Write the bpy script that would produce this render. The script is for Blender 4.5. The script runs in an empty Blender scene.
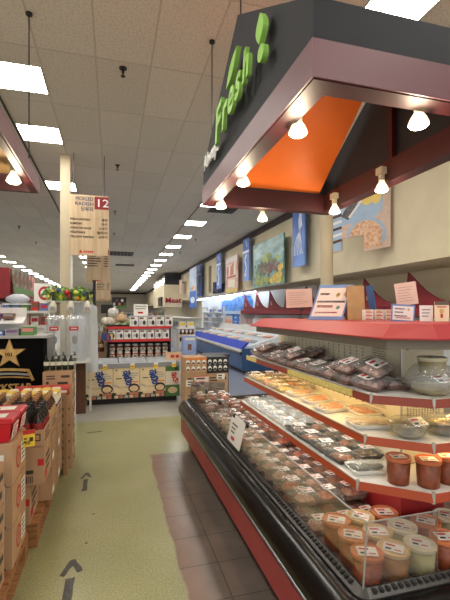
import bpy, bmesh, math, random
from mathutils import Vector, Matrix
random.seed(7)
PI = math.pi
S = bpy.context.scene
COL = S.collection
R = random.uniform

# ------------------------------------------------------------------ camera, world, exposure
CAMZ, YAW, F, HOR = 1.5, math.atan(113 / 400), 400.0, 312.0
cd = bpy.data.cameras.new('camera'); cam = bpy.data.objects.new('camera', cd); COL.objects.link(cam)
cam.location = (0, 0, CAMZ); cam.rotation_euler = (PI / 2, 0, -YAW)
cd.sensor_fit = 'VERTICAL'; cd.sensor_height = 36; cd.lens = 36 * F / 600; cd.shift_y = (HOR - 300) / 600
cd.clip_start = .05; cd.clip_end = 200
S.camera = cam
S.view_settings.view_transform = 'Standard'; S.view_settings.look = 'None'
S.view_settings.gamma = 1; S.view_settings.use_curve_mapping = False
S.view_settings.exposure = 0.25
W = bpy.data.worlds.new('world'); S.world = W; W.use_nodes = True
W.node_tree.nodes['Background'].inputs[0].default_value = (1.0, .985, .955, 1)
W.node_tree.nodes['Background'].inputs[1].default_value = 1.0
S.cycles.max_bounces = 6; S.cycles.transparent_max_bounces = 16; S.cycles.use_denoising = True
S.cycles.caustics_reflective = False; S.cycles.caustics_refractive = False
S.cycles.sample_clamp_indirect = 6
PANEL_POWER = 28.0
SPOT_POWER = 22.0
BULB_W = 6.0

CT, ST = math.cos(YAW), math.sin(YAW)
def ray(px, py):
    u = (px - 225) / F
    return (ST + u * CT, CT - u * ST, (HOR - py) / F)
def at_y(px, py, Y):
    a = ray(px, py); d = Y / a[1]; return Vector((a[0] * d, Y, CAMZ + a[2] * d))
def at_x(px, py, X):
    a = ray(px, py); d = X / a[0]; return Vector((X, a[1] * d, CAMZ + a[2] * d))
def at_z(px, py, Z):
    a = ray(px, py); d = (Z - CAMZ) / a[2]; return Vector((a[0] * d, a[1] * d, Z))

# ------------------------------------------------------------------ materials
def lin(c):
    return tuple(((v / 255 / 12.92) if v / 255 <= .04045 else ((v / 255 + .055) / 1.055) ** 2.4) for v in c) + (1,)
MATS = {}
def mat(name, col, rough=.55, var=0.0, scale=8.0, metal=0.0, bump=0.0, col2=None, spec=.5, detail=4, stretch=None):
    if name in MATS: return MATS[name]
    m = bpy.data.materials.new(name); m.use_nodes = True; nt = m.node_tree; N, L = nt.nodes, nt.links
    b = N['Principled BSDF']; b.inputs['Roughness'].default_value = rough; b.inputs['Metallic'].default_value = metal
    b.inputs['Specular IOR Level'].default_value = spec
    c = lin(col); b.inputs['Base Color'].default_value = c
    if var > 0 or col2 or bump:
        tc = N.new('ShaderNodeTexCoord'); no = N.new('ShaderNodeTexNoise'); no.inputs['Scale'].default_value = scale
        no.inputs['Detail'].default_value = detail
        src = tc.outputs['Object']
        if stretch:
            mp = N.new('ShaderNodeMapping'); mp.inputs['Scale'].default_value = stretch
            L.new(src, mp.inputs[0]); src = mp.outputs[0]
        L.new(src, no.inputs['Vector'])
        if var > 0 or col2:
            r = N.new('ShaderNodeValToRGB')
            a = tuple(min(1, v * (1 - var)) for v in c[:3]) + (1,)
            z = lin(col2) if col2 else tuple(min(1, v * (1 + var)) for v in c[:3]) + (1,)
            if col2: a = c
            r.color_ramp.elements[0].position = .38; r.color_ramp.elements[1].position = .62
            r.color_ramp.elements[0].color = a; r.color_ramp.elements[1].color = z
            L.new(no.outputs['Fac'], r.inputs[0]); L.new(r.outputs[0], b.inputs['Base Color'])
        if bump:
            bp = N.new('ShaderNodeBump'); bp.inputs['Strength'].default_value = bump; bp.inputs['Distance'].default_value = .01
            L.new(no.outputs['Fac'], bp.inputs['Height']); L.new(bp.outputs[0], b.inputs['Normal'])
    MATS[name] = m; return m
def emit(name, col, power):
    if name in MATS: return MATS[name]
    m = bpy.data.materials.new(name); m.use_nodes = True; N, L = m.node_tree.nodes, m.node_tree.links
    N.remove(N['Principled BSDF']); e = N.new('ShaderNodeEmission'); e.inputs[0].default_value = lin(col); e.inputs[1].default_value = power
    L.new(e.outputs[0], N['Material Output'].inputs[0]); MATS[name] = m; return m
def film(name, tint=(255, 255, 255), gloss=.14, rough=.08, haze=0.0, hazecol=(235, 238, 240), bump=0.0):
    """clear plastic or glass: mostly see-through, a little shine, some haze"""
    if name in MATS: return MATS[name]
    m = bpy.data.materials.new(name); m.use_nodes = True; N, L = m.node_tree.nodes, m.node_tree.links
    N.remove(N['Principled BSDF'])
    t = N.new('ShaderNodeBsdfTransparent'); t.inputs[0].default_value = lin(tint)
    g = N.new('ShaderNodeBsdfGlossy'); g.inputs['Roughness'].default_value = rough
    lw = N.new('ShaderNodeLayerWeight'); lw.inputs[0].default_value = .35
    ma = N.new('ShaderNodeMath'); ma.operation = 'MULTIPLY_ADD'; ma.inputs[1].default_value = .30; ma.inputs[2].default_value = gloss * .5
    L.new(lw.outputs['Fresnel'], ma.inputs[0])
    mx = N.new('ShaderNodeMixShader'); L.new(ma.outputs[0], mx.inputs[0]); L.new(t.outputs[0], mx.inputs[1]); L.new(g.outputs[0], mx.inputs[2])
    out = mx
    if haze > 0:
        d = N.new('ShaderNodeBsdfDiffuse'); d.inputs[0].default_value = lin(hazecol)
        m2 = N.new('ShaderNodeMixShader'); m2.inputs[0].default_value = haze
        L.new(mx.outputs[0], m2.inputs[1]); L.new(d.outputs[0], m2.inputs[2]); out = m2
    if bump:
        tc = N.new('ShaderNodeTexCoord'); no = N.new('ShaderNodeTexNoise'); no.inputs['Scale'].default_value = 40
        bp = N.new('ShaderNodeBump'); bp.inputs['Strength'].default_value = bump; bp.inputs['Distance'].default_value = .02
        L.new(tc.outputs['Object'], no.inputs['Vector']); L.new(no.outputs['Fac'], bp.inputs['Height']); L.new(bp.outputs[0], g.inputs['Normal'])
    L.new(out.outputs[0], N['Material Output'].inputs[0]); MATS[name] = m; return m

# ------------------------------------------------------------------ mesh helpers
class MB:
    def __init__(s): s.bm = bmesh.new(); s.mi = 0
    def face(s, vs, mi=None):
        try:
            f = s.bm.faces.new(vs); f.material_index = s.mi if mi is None else mi; return f
        except ValueError: return None
    def hull8(s, p, mi=None):
        v = [s.bm.verts.new(q) for q in p]
        for i in ((0, 3, 2, 1), (4, 5, 6, 7), (0, 1, 5, 4), (1, 2, 6, 5), (2, 3, 7, 6), (3, 0, 4, 7)): s.face([v[k] for k in i], mi)
        return s
    def box(s, lo, hi, mi=None):
        (a, b, c), (d, e, f) = lo, hi
        return s.hull8([(a, b, c), (d, b, c), (d, e, c), (a, e, c), (a, b, f), (d, b, f), (d, e, f), (a, e, f)], mi)
    def frustum(s, lo, hi, inset, mi=None):
        (a, b, c), (d, e, f) = lo, hi; i = inset
        return s.hull8([(a + i, b + i, c), (d - i, b + i, c), (d - i, e - i, c), (a + i, e - i, c), (a, b, f), (d, b, f), (d, e, f), (a, e, f)], mi)
    def bar(s, p0, p1, w, h, mi=None):
        p0, p1 = Vector(p0), Vector(p1); d = (p1 - p0).normalized()
        up = Vector((0, 0, 1)) if abs(d.z) < .95 else Vector((0, 1, 0))
        r = d.cross(up).normalized() * w / 2; u = r.cross(d).normalized() * h / 2
        return s.hull8([p0 - r - u, p0 + r - u, p0 + r + u, p0 - r + u, p1 - r - u, p1 + r - u, p1 + r + u, p1 - r + u], mi)
    def cyl(s, p0, p1, r0, r1=None, n=12, mi=None, caps=True):
        r1 = r0 if r1 is None else r1; p0, p1 = Vector(p0), Vector(p1); d = (p1 - p0).normalized()
        a = d.orthogonal().normalized(); b = d.cross(a)
        A = [s.bm.verts.new(p0 + (a * math.cos(2 * PI * k / n) + b * math.sin(2 * PI * k / n)) * r0) for k in range(n)]
        B = [s.bm.verts.new(p1 + (a * math.cos(2 * PI * k / n) + b * math.sin(2 * PI * k / n)) * r1) for k in range(n)]
        for k in range(n): s.face([A[k], A[(k + 1) % n], B[(k + 1) % n], B[k]], mi)
        if caps: s.face(A[::-1], mi); s.face(B, mi)
        return s
    def lathe(s, prof, c=(0, 0, 0), n=16, mi=None, sx=1, sy=1, caps=True):
        rings = []
        for r, z in prof:
            rings.append([s.bm.verts.new((c[0] + r * sx * math.cos(2 * PI * k / n), c[1] + r * sy * math.sin(2 * PI * k / n), c[2] + z)) for k in range(n)])
        for A, B in zip(rings, rings[1:]):
            for k in range(n): s.face([A[k], A[(k + 1) % n], B[(k + 1) % n], B[k]], mi)
        if caps: s.face(rings[0][::-1], mi); s.face(rings[-1], mi)
        return s
    def prism(s, pts, vec, mi=None):
        vec = Vector(vec); A = [s.bm.verts.new(p) for p in pts]; B = [s.bm.verts.new(Vector(p) + vec) for p in pts]; n = len(A)
        s.face(A[::-1], mi); s.face(B, mi)
        for k in range(n): s.face([A[k], A[(k + 1) % n], B[(k + 1) % n], B[k]], mi)
        return s
    def poly(s, pts, mi=None): s.face([s.bm.verts.new(p) for p in pts], mi); return s
    def loft(s, loops, mi=None, close=True, caps=False):
        L_ = [[s.bm.verts.new(p) for p in lp] for lp in loops]
        for A, B in zip(L_, L_[1:]):
            n = len(A)
            for k in range(n if close else n - 1): s.face([A[k], A[(k + 1) % n], B[(k + 1) % n], B[k]], mi)
        if caps: s.face(L_[0][::-1], mi); s.face(L_[-1], mi)
        return s
    def blob(s, c, r, sx=1, sy=1, sz=1, seg=8, rings=6, jit=0, mi=None):
        prof = []
        top = None
        vs = []
        for i in range(1, rings):
            a = PI * i / rings; row = []
            for k in range(seg):
                q = 1 + R(-jit, jit)
                row.append(s.bm.verts.new((c[0] + r * sx * math.sin(a) * math.cos(2 * PI * k / seg) * q, c[1] + r * sy * math.sin(a) * math.sin(2 * PI * k / seg) * q, c[2] - r * sz * math.cos(a) * q)))
            vs.append(row)
        b = s.bm.verts.new((c[0], c[1], c[2] - r * sz)); t = s.bm.verts.new((c[0], c[1], c[2] + r * sz))
        for k in range(seg):
            s.face([b, vs[0][(k + 1) % seg], vs[0][k]], mi); s.face([t, vs[-1][k], vs[-1][(k + 1) % seg]], mi)
            for A, B in zip(vs, vs[1:]): s.face([A[k], A[(k + 1) % seg], B[(k + 1) % seg], B[k]], mi)
        return s
    def heap(s, x0, y0, x1, y1, z, h, nx=6, ny=6, jit=.5, mi=None):
        """a closed lumpy mound over a rectangle"""
        g = []
        for j in range(ny + 1):
            row = []
            for i in range(nx + 1):
                e = math.sin(PI * i / nx) * math.sin(PI * j / ny)
                q = z if i in (0, nx) or j in (0, ny) else z + h * (.45 + .55 * e) * (1 + R(-jit, jit))
                row.append(s.bm.verts.new((x0 + (x1 - x0) * i / nx, y0 + (y1 - y0) * j / ny, q)))
            g.append(row)
        for j in range(ny):
            for i in range(nx): s.face([g[j][i], g[j][i + 1], g[j + 1][i + 1], g[j + 1][i]], mi)
        rim = [g[0][i] for i in range(nx + 1)] + [g[j][nx] for j in range(1, ny + 1)] + [g[ny][i] for i in range(nx - 1, -1, -1)] + [g[j][0] for j in range(ny - 1, 0, -1)]
        s.face(rim[::-1], mi)
        return s
    def build(s, name, mats, parent=None, loc=(0, 0, 0), rz=0, smooth=False, label=None):
        me = bpy.data.meshes.new(name); bmesh.ops.recalc_face_normals(s.bm, faces=s.bm.faces[:])
        if smooth:
            for f in s.bm.faces: f.smooth = True
        s.bm.to_mesh(me); s.bm.free()
        for m in (mats if isinstance(mats, (list, tuple)) else [mats]): me.materials.append(m)
        o = bpy.data.objects.new(name, me); COL.objects.link(o); o.location = loc; o.rotation_euler = (0, 0, rz)
        if parent: o.parent = parent
        if label: o['label'] = label
        if smooth == 'auto':
            pass
        return o
class Sheet:
    """draws flat marks on a plane: o corner, r right, u up (unit vectors)"""
    def __init__(s, mb, o, r, u, lift=.0015):
        s.mb, s.o, s.r, s.u = mb, Vector(o), Vector(r).normalized(), Vector(u).normalized(); s.n = s.r.cross(s.u).normalized(); s.h = lift
    def p(s, a, b, h=None): return s.o + s.r * a + s.u * b + s.n * (s.h if h is None else h)
    def rect(s, a, b, c, d, mi, h=None): s.mb.poly([s.p(a, b, h), s.p(c, b, h), s.p(c, d, h), s.p(a, d, h)], mi); return s
    def disc(s, a, b, rx, ry, mi, h=None, n=14): s.mb.poly([s.p(a + rx * math.cos(2 * PI * k / n), b + ry * math.sin(2 * PI * k / n), h) for k in range(n)], mi); return s
    def poly(s, pts, mi, h=None): s.mb.poly([s.p(a, b, h) for a, b in pts], mi); return s
    def stroke(s, pts, w, mi, h=None):
        for (a, b), (c, d) in zip(pts, pts[1:]):
            l = math.hypot(c - a, d - b) or 1; nx, ny = -(d - b) / l * w / 2, (c - a) / l * w / 2
            s.mb.poly([s.p(a + nx, b + ny, h), s.p(a - nx, b - ny, h), s.p(c - nx, d - ny, h), s.p(c + nx, d + ny, h)], mi)
        return s
    def slab(s, w, hgt, th, mi=0, pts=None):
        pts = pts or [(0, 0), (w, 0), (w, hgt), (0, hgt)]
        s.mb.prism([s.p(a, b, 0) for a, b in pts], -s.n * th, mi); return s
    def lines(s, a, b, c, n, gap, lh, mi, h=None, ragged=.35):
        """n rows of print too small to read"""
        for k in range(n): s.rect(a, b - k * gap - lh, a + (c - a) * R(1 - ragged, 1), b - k * gap, mi, h)
        return s
def letters(name, body, size, o, r, u, m, parent=None, ext=.002, bold=0, width=None, slant=0, center=False):
    cu = bpy.data.curves.new(name, 'FONT'); cu.body = body; cu.size = size; cu.extrude = ext; cu.offset = bold; cu.shear = slant
    cu.resolution_u = 3
    if center: cu.align_x = 'CENTER'
    t = bpy.data.objects.new(name, cu); me = bpy.data.meshes.new_from_object(t); bpy.data.objects.remove(t); bpy.data.curves.remove(cu)
    r, u = Vector(r).normalized(), Vector(u).normalized(); n = r.cross(u)
    xs = [v.co.x for v in me.vertices] or [0, 1]
    k = width / (max(xs) - min(xs)) if width else 1
    M = Matrix(((r.x, u.x, n.x, 0), (r.y, u.y, n.y, 0), (r.z, u.z, n.z, 0), (0, 0, 0, 1)))
    me.transform(M @ Matrix.Diagonal((k, 1, 1, 1))); me.transform(Matrix.Translation(Vector(o) + n * ext))
    me.name = name; me.materials.clear(); me.materials.append(m)
    ob = bpy.data.objects.new(name, me); COL.objects.link(ob)
    if parent: ob.parent = parent
    return ob
def thing(name, label, cat, loc=(0, 0, 0), rz=0, group=None):
    o = bpy.data.objects.new(name, None); COL.objects.link(o); o.location = loc; o.rotation_euler = (0, 0, rz); o.empty_display_size = .1
    return tag(o, label, cat, group)
def tag(o, label, cat, group=None):
    o['label'] = label; o['category'] = cat
    if group: o['group'] = group
    return o
def struct(o): o['kind'] = 'structure'; return o
def dup(root, loc, rz=0, label=None, group=None, tilt=(0, 0)):
    r = root.copy(); COL.objects.link(r); r.location = loc; r.rotation_euler = (tilt[0], tilt[1], rz)
    if label: r['label'] = label
    if group: r['group'] = group
    for ch in list(root.children):
        c = ch.copy(); COL.objects.link(c); c.parent = r
        for g in ch.children:
            d = g.copy(); COL.objects.link(d); d.parent = c
    return r
class Kind:
    """a prototype used the first time it is placed, copied after that"""
    def __init__(s, make): s.make, s.first = make, None
    def put(s, loc, rz=0, label=None, group=None, tilt=(0, 0)):
        if s.first is None:
            s.first = o = s.make(); o.location = loc; o.rotation_euler = (tilt[0], tilt[1], rz)
            if label: o['label'] = label
            if group: o['group'] = group
            return o
        return dup(s.first, loc, rz, label, group, tilt)
X1, Y1, Z1 = Vector((1, 0, 0)), Vector((0, 1, 0)), Vector((0, 0, 1))
# ------------------------------------------------------------------ shell of the shop
CEIL = 4.35
WALLX, WALLB = 4.85, 6.0      # upper wall face, back of the recess under it
SOFF = 2.33
FAR = 60.0
def floor_material():
    m = bpy.data.materials.new('vinyl_floor'); m.use_nodes = True; N, L = m.node_tree.nodes, m.node_tree.links
    b = N['Principled BSDF']; b.inputs['Roughness'].default_value = .32; b.inputs['Specular IOR Level'].default_value = .55
    tc = N.new('ShaderNodeTexCoord'); sp = N.new('ShaderNodeSeparateXYZ'); L.new(tc.outputs['Object'], sp.inputs[0])
    def noise(sc, det=4):
        n = N.new('ShaderNodeTexNoise'); n.inputs['Scale'].default_value = sc; n.inputs['Detail'].default_value = det
        L.new(tc.outputs['Object'], n.inputs['Vector']); return n.outputs['Fac']
    def ramp(f, stops):
        r = N.new('ShaderNodeValToRGB'); e = r.color_ramp.elements
        while len(e) < len(stops): e.new(.5)
        for k, (p, c) in enumerate(stops): e[k].position = p; e[k].color = lin(c) if len(c) == 3 else c
        L.new(f, r.inputs[0]); return r.outputs[0]
    def math_(op, a, c, d=None):
        n = N.new('ShaderNodeMath'); n.operation = op
        for k, v in enumerate((a, c, d)):
            if v is None: continue
            if isinstance(v, (int, float)): n.inputs[k].default_value = v
            else: L.new(v, n.inputs[k])
        return n.outputs[0]
    def mix(f, a, c, kind='MIX'):
        n = N.new('ShaderNodeMixRGB'); n.blend_type = kind
        for k, v in enumerate((f, a, c)):
            if isinstance(v, (int, float)): n.inputs[k].default_value = v
            else: L.new(v, n.inputs[k])
        return n.outputs[0]
    def step(a, edge, w=.02): return ramp_lin(math_('MULTIPLY_ADD', a, 1 / w, -edge / w + .5))
    def ramp_lin(v):
        n = N.new('ShaderNodeClamp'); L.new(v, n.inputs[0]); return n.outputs[0]
    X, Y = sp.outputs['X'], sp.outputs['Y']
    wob = math_('MULTIPLY_ADD', noise(3.0), .08, -.04)
    Xw, Yw = math_('ADD', X, wob), math_('ADD', Y, wob)
    green = ramp(noise(2.2, 6), [(.3, (146, 146, 106)), (.55, (156, 155, 114)), (.75, (162, 161, 122))])
    speck = ramp(noise(90, 2), [(.42, (225, 225, 220)), (.6, (255, 255, 255))])
    green = mix(1.0, green, speck, 'MULTIPLY')
    rust = ramp(noise(4.0, 6), [(.3, (112, 84, 68)), (.7, (128, 100, 82))])
    grey = ramp(noise(5.0, 6), [(.3, (94, 84, 76)), (.7, (116, 105, 96))])
    br = N.new('ShaderNodeTexBrick'); br.offset = 0; br.inputs['Scale'].default_value = 1
    br.inputs['Brick Width'].default_value = .305; br.inputs['Row Height'].default_value = .305; br.inputs['Mortar Size'].default_value = .004
    br.inputs['Mortar Smooth'].default_value = .2
    mp = N.new('ShaderNodeMapping'); mp.inputs['Location'].default_value = (.0, .12, 0); L.new(tc.outputs['Object'], mp.inputs[0]); L.new(mp.outputs[0], br.inputs['Vector'])
    seam = br.outputs['Fac']
    tiles = mix(step(Xw, .50, .10), rust, grey)
    tiles = mix(math_('MULTIPLY', seam, .75), tiles, mix(1, (.02, .02, .02, 1) if False else tiles, tiles) if False else ramp(seam, [(0, (40, 34, 30)), (1, (40, 34, 30))]))
    old = math_('MULTIPLY', step(Xw, .38, .015), math_('SUBTRACT', 1.0, step(Yw, 4.25, .03)))
    base = mix(old, green, tiles)
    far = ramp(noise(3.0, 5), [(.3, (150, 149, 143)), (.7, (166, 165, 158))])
    far = mix(step(X, 1.75, .3), far, ramp(noise(3.0, 5), [(.3, (126, 134, 156)), (.7, (140, 148, 168))]))  # blue reflection near the seafood case, painted into the floor colour
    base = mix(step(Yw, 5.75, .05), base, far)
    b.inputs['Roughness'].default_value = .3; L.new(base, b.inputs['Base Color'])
    return m
def ceiling_material():
    m = bpy.data.materials.new('ceiling_tile'); m.use_nodes = True; N, L = m.node_tree.nodes, m.node_tree.links
    b = N['Principled BSDF']; b.inputs['Roughness'].default_value = .9; b.inputs['Specular IOR Level'].default_value = .1
    tc = N.new('ShaderNodeTexCoord'); br = N.new('ShaderNodeTexBrick'); br.offset = 0
    br.inputs['Scale'].default_value = 1; br.inputs['Brick Width'].default_value = .61; br.inputs['Row Height'].default_value = 1.2
    br.inputs['Mortar Size'].default_value = .012; br.inputs['Mortar Smooth'].default_value = .3; br.inputs['Bias'].default_value = 0
    br.inputs['Color1'].default_value = lin((230, 224, 213)); br.inputs['Color2'].default_value = lin((220, 214, 203)); br.inputs['Mortar'].default_value = lin((206, 199, 187))
    mp = N.new('ShaderNodeMapping'); mp.inputs['Location'].default_value = (.175, .1, 0); L.new(tc.outputs['Object'], mp.inputs[0]); L.new(mp.outputs[0], br.inputs['Vector'])
    no = N.new('ShaderNodeTexNoise'); no.inputs['Scale'].default_value = 46; no.inputs['Detail'].default_value = 3; L.new(tc.outputs['Object'], no.inputs['Vector'])
    ra = N.new('ShaderNodeValToRGB'); ra.color_ramp.elements[0].position = .36; ra.color_ramp.elements[0].color = (.80, .78, .75, 1); ra.color_ramp.elements[1].position = .52; ra.color_ramp.elements[1].color = (1, 1, 1, 1)
    L.new(no.outputs['Fac'], ra.inputs[0])
    mx = N.new('ShaderNodeMixRGB'); mx.blend_type = 'MULTIPLY'; mx.inputs[0].default_value = .8; L.new(br.outputs['Color'], mx.inputs[1]); L.new(ra.outputs[0], mx.inputs[2])
    L.new(mx.outputs[0], b.inputs['Base Color'])
    bp = N.new('ShaderNodeBump'); bp.inputs['Strength'].default_value = .5; bp.inputs['Distance'].default_value = .01; L.new(no.outputs['Fac'], bp.inputs['Height']); L.new(bp.outputs[0], b.inputs['Normal'])
    return m
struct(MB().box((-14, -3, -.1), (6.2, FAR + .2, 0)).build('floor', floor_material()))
struct(MB().box((-14, -3, CEIL), (6.2, FAR + .2, CEIL + .1)).build('ceiling', ceiling_material()))
wallm = mat('cream_wall', (216, 203, 174), .8, .05, 1.5)
mb = MB().box((WALLX, -3, SOFF), (WALLB, FAR, CEIL)); mb.box((WALLB, -3, 0), (WALLB + .1, FAR, CEIL))
struct(mb.build('wall_right', wallm))
struct(MB().box((-14, FAR, 0), (WALLB, FAR + .1, CEIL)).build('wall_back', mat('back_wall', (208, 198, 178), .8)))
struct(MB().box((-14.1, 40, 0), (-14, FAR, CEIL)).build('wall_left', mat('back_wall', (208, 198, 178), .8)))
darkwood = mat('dark_trim', (58, 40, 38), .5, .1, 4)
struct(MB().box((WALLX - .05, -3, CEIL - .2), (WALLX, FAR, CEIL)).build('trim_1', darkwood))
struct(MB().box((-14, FAR - .05, CEIL - .25), (WALLX, FAR, CEIL)).build('trim_2', darkwood))
struct(MB().box((-1.445, -3, CEIL - .012), (-1.415, FAR, CEIL)).build('trim_3', mat('ceiling_joint', (60, 56, 52), .7)))
struct(MB().box((2.235, 7.4, CEIL - .010), (2.255, FAR, CEIL)).build('trim_4', mat('ceiling_joint', (60, 56, 52), .7)))

# worn paint arrows on the floor
paint = mat('worn_paint', (66, 64, 60), .6, .25, 40)
def arrow(x, y, l, hw, w):
    mb = MB(); z = .002
    def rough(pts):
        q = []
        for a, b in zip(pts, pts[1:] + pts[:1]):
            for k in range(4):
                t = k / 4; q.append((a[0] + (b[0] - a[0]) * t + R(-.004, .004), a[1] + (b[1] - a[1]) * t + R(-.004, .004), z))
        mb.poly(q)
    rough([(x - w, y), (x + w, y), (x + w, y + l * .62), (x - w, y + l * .62)])
    rough([(x - hw, y + l * .70), (x - hw * .6, y + l * .66), (x, y + l * .86), (x + hw * .6, y + l * .70), (x + hw, y + l * .74), (x + hw * .2, y + l), (x - hw * .2, y + l)])
    return struct(mb.build('floor_marking', paint))
arrow(-.225, 2.12, .46, .062, .024); arrow(-.225, 3.54, .40, .05, .02)
struct(MB().poly([(-.30, 5.22, .002), (-.12, 5.24, .002), (-.12, 5.27, .002), (-.30, 5.25, .002)]).build('floor_marking', paint))
for sx, sy in ((-.13, 3.12), (-.16, 2.74)):
    struct(MB().poly([(sx + .012 * math.cos(a), sy + .009 * math.sin(a), .002) for a in (0, 1, 2, 3, 4, 5)]).build('floor_marking', paint))

# columns
colm = mat('cream_column', (190, 176, 148), .6, .04, 3)
struct(MB().box((-.9, 7.75, 0), (-.73, 7.92, CEIL)).build('column_left', colm))
struct(MB().cyl((2.95, 5.1, 0), (2.95, 5.1, CEIL), .088, n=20).build('column_right', colm, smooth=False))

# ------------------------------------------------------------------ ceiling lights, sprinklers, vents
glow = emit('lamp_diffuser', (255, 250, 240), PANEL_POWER); frame_m = mat('lamp_frame', (190, 185, 175), .5)
def make_light():
    t = thing('ceiling_light', 'square white lit panel set into the tiled ceiling', 'ceiling light')
    mb = MB(); a, b = .31, .295
    for lo, hi in (((-a, -a, -.012), (a, -b, 0)), ((-a, b, -.012), (a, a, 0)), ((-a, -b, -.012), (-b, b, 0)), ((b, -b, -.012), (a, b, 0))): mb.box(lo, hi)
    mb.build('frame', frame_m, t); MB().box((-b, -b, -.008), (b, b, -.001)).build('diffuser', glow, t)
    return t
light = Kind(make_light)
GL = 'square light panels in the ceiling'
for k in range(22):
    y = 3.05 + 2.39 * k
    lab = 'lit ceiling panel showing right above the hung black canopy' if k == 0 else 'square lit ceiling panel in the right-hand row running along the cream wall'
    light.put((2.57, y, CEIL), 0, lab, GL if k else None)
for k, y in enumerate((5.35, 6.96, 9.7)):
    light.put((-1.10, y, CEIL), 0, ('nearest lit ceiling panel on the left, beside a thin hanging rod', 'second nearest lit ceiling panel on the left', 'small lit ceiling panel showing behind the cream column')[k])
for k in range(14): light.put((-1.3, 19.5 + 2.4 * k, CEIL), 0, 'lit ceiling panel far away in the middle row behind the hanging aisle signs', GL)
for k in range(15): light.put((-5.6, 20.4 + 2.4 * k, CEIL), 0, 'lit ceiling panel in the far left row above the red shelf header', GL)
for x, y in ((2.57, .66), (-1.1, 2.9), (-1.1, .4), (2.57, -1.73), (-1.1, -1.9)): light.put((x, y, CEIL), 0, 'lit ceiling panel overhead, out in front of the left canopy', GL)
blackm = mat('black_metal', (30, 29, 30), .45)
def make_sprinkler():
    t = thing('fire_sprinkler', 'small dark sprinkler head hanging from the ceiling', 'sprinkler')
    MB().cyl((0, 0, 0), (0, 0, -.012), .045, n=14).build('escutcheon', blackm, t)
    mb = MB().cyl((0, 0, -.012), (0, 0, -.06), .016, n=8); mb.cyl((0, 0, -.06), (0, 0, -.095), .008, n=6); mb.cyl((0, 0, -.095), (0, 0, -.1), .028, n=10); mb.build('nozzle', blackm, t)
    return t
spr = Kind(make_sprinkler)
for k, (x, y) in enumerate(((123, 68), (117.5, 165), (195.5, 239), (180, 252), (19, 226), (36, 242), (115, 211), (114, 233))):
    p = at_z(x, y, CEIL)
    spr.put(p, 0, ('nearest sprinkler head on the bare ceiling tiles', 'second nearest sprinkler head, right of the cream column top', 'sprinkler head right of the ceiling light row, beside the air vent', 'far sprinkler head between the right light row and the wall trim', 'sprinkler head on the far left ceiling, leftmost', 'small far sprinkler head left of the cream column', 'sprinkler head just right of the red aisle number', 'small sprinkler head right of the aisle sign, below another')[k])
def vent(x0, y0, x1, y1, label):
    t = thing('ceiling_vent', label, 'air vent', ((x0 + x1) / 2, (y0 + y1) / 2, CEIL)); w, d = (x1 - x0) / 2, (y1 - y0) / 2
    MB().box((-w, -d, -.008), (w, d, 0)).build('backing', mat('vent_dark', (44, 42, 40), .7), t)
    mb = MB(); n = 8
    for k in range(n): mb.box((-w + 2 * w * (k + .3) / n, -d, -.016), (-w + 2 * w * (k + .55) / n, d, -.008))
    mb.build('grille', mat('vent_grey', (96, 92, 88), .6), t)
vent(2.6, 10.5, 3.35, 11.1, 'dark slotted air vent in the ceiling near the wall trim')
vent(-.35, 19.5, 1.0, 20.9, 'wide dark air vent in the ceiling right of the aisle signs')
vent(.2, 24.5, 1.3, 25.5, 'small distant dark air vent behind the wide one')

# ------------------------------------------------------------------ hung canopy with gable, lamps and lettering
burg_shade = mat('burgundy_laminate_shade', (56, 13, 17), .5, .06, 3); mauve = mat('burgundy_laminate_sheen', (112, 74, 80), .42, .05, 3)  # one burgundy laminate: shade painted into the inner beams, reflected sheen into the rim
charcoal = mat('charcoal_board', (31, 32, 38), .75, .06, 5); orange = mat('orange_board', (246, 124, 48), .45, .04, 3)
X0, Xb, Ya, Yb, ZB, ZF, ZT, ZP = .78, 2.05, 1.46, 3.52, 2.45, 2.61, 2.79, 3.44
cn = thing('hanging_canopy', 'dark hung canopy with a black gable lettered in green and a sheen-tinted mauve rim', 'canopy', (0, 0, 0))
def ring(x0, y0, x1, y1, z0, z1, th):
    mb = MB(); mb.box((x0, y0, z0), (x0 + th, y1, z1)); mb.box((x1 - th, y0, z0), (x1, y1, z1)); mb.box((x0 + th, y0, z0), (x1 - th, y0 + th, z1)); mb.box((x0 + th, y1 - th, z0), (x1 - th, y1, z1)); return mb
ring(X0 + .012, Ya + .012, Xb - .012, Yb - .012, ZB, ZF, .10).build('beam_frame', burg_shade, cn)
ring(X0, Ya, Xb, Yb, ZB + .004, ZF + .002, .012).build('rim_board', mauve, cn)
YM = (Ya + Yb) / 2
for x in (X0 + .01, Xb - .05):
    g = MB().prism([(x, Ya + .01, ZF), (x, Yb - .01, ZF), (x, Yb - .01, ZT), (x, YM, ZP), (x, Ya + .01, ZT)], (.04, 0, 0)); g.build('gable', charcoal, cn)
for y in (Ya + .01, Yb - .05):
    MB().box((X0 + .05, y, ZF), (Xb - .05, y + .04, ZT)).build('end_board', charcoal, cn)
def slope(y0, z0, y1, z1, x0, x1, th): return MB().prism([(x0, y0, z0), (x0, y1, z1), (x0, y1, z1 + th), (x0, y0, z0 + th)], (x1 - x0, 0, 0))
slope(Yb - .06, ZF + .03, YM, ZP - .05, X0 + .05, Xb - .13, .02).build('orange_soffit', orange, cn)
slope(Ya + .06, ZT - .05, YM, ZP - .05, X0 + .05, Xb - .05, .02).build('roof_board', charcoal, cn)
MB().bar((Xb - .07, YM, ZF), (Xb - .07, YM, ZP - .1), .04, .04).build('stud', burg_shade, cn)
green_l = mat('lime_letter', (152, 206, 92), .5); white_l = mat('white_letter', (232, 232, 226), .5)
gx = X0 + .01
def on_gable(y, z, d=.05): return Vector((gx - d, y, z))
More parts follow.
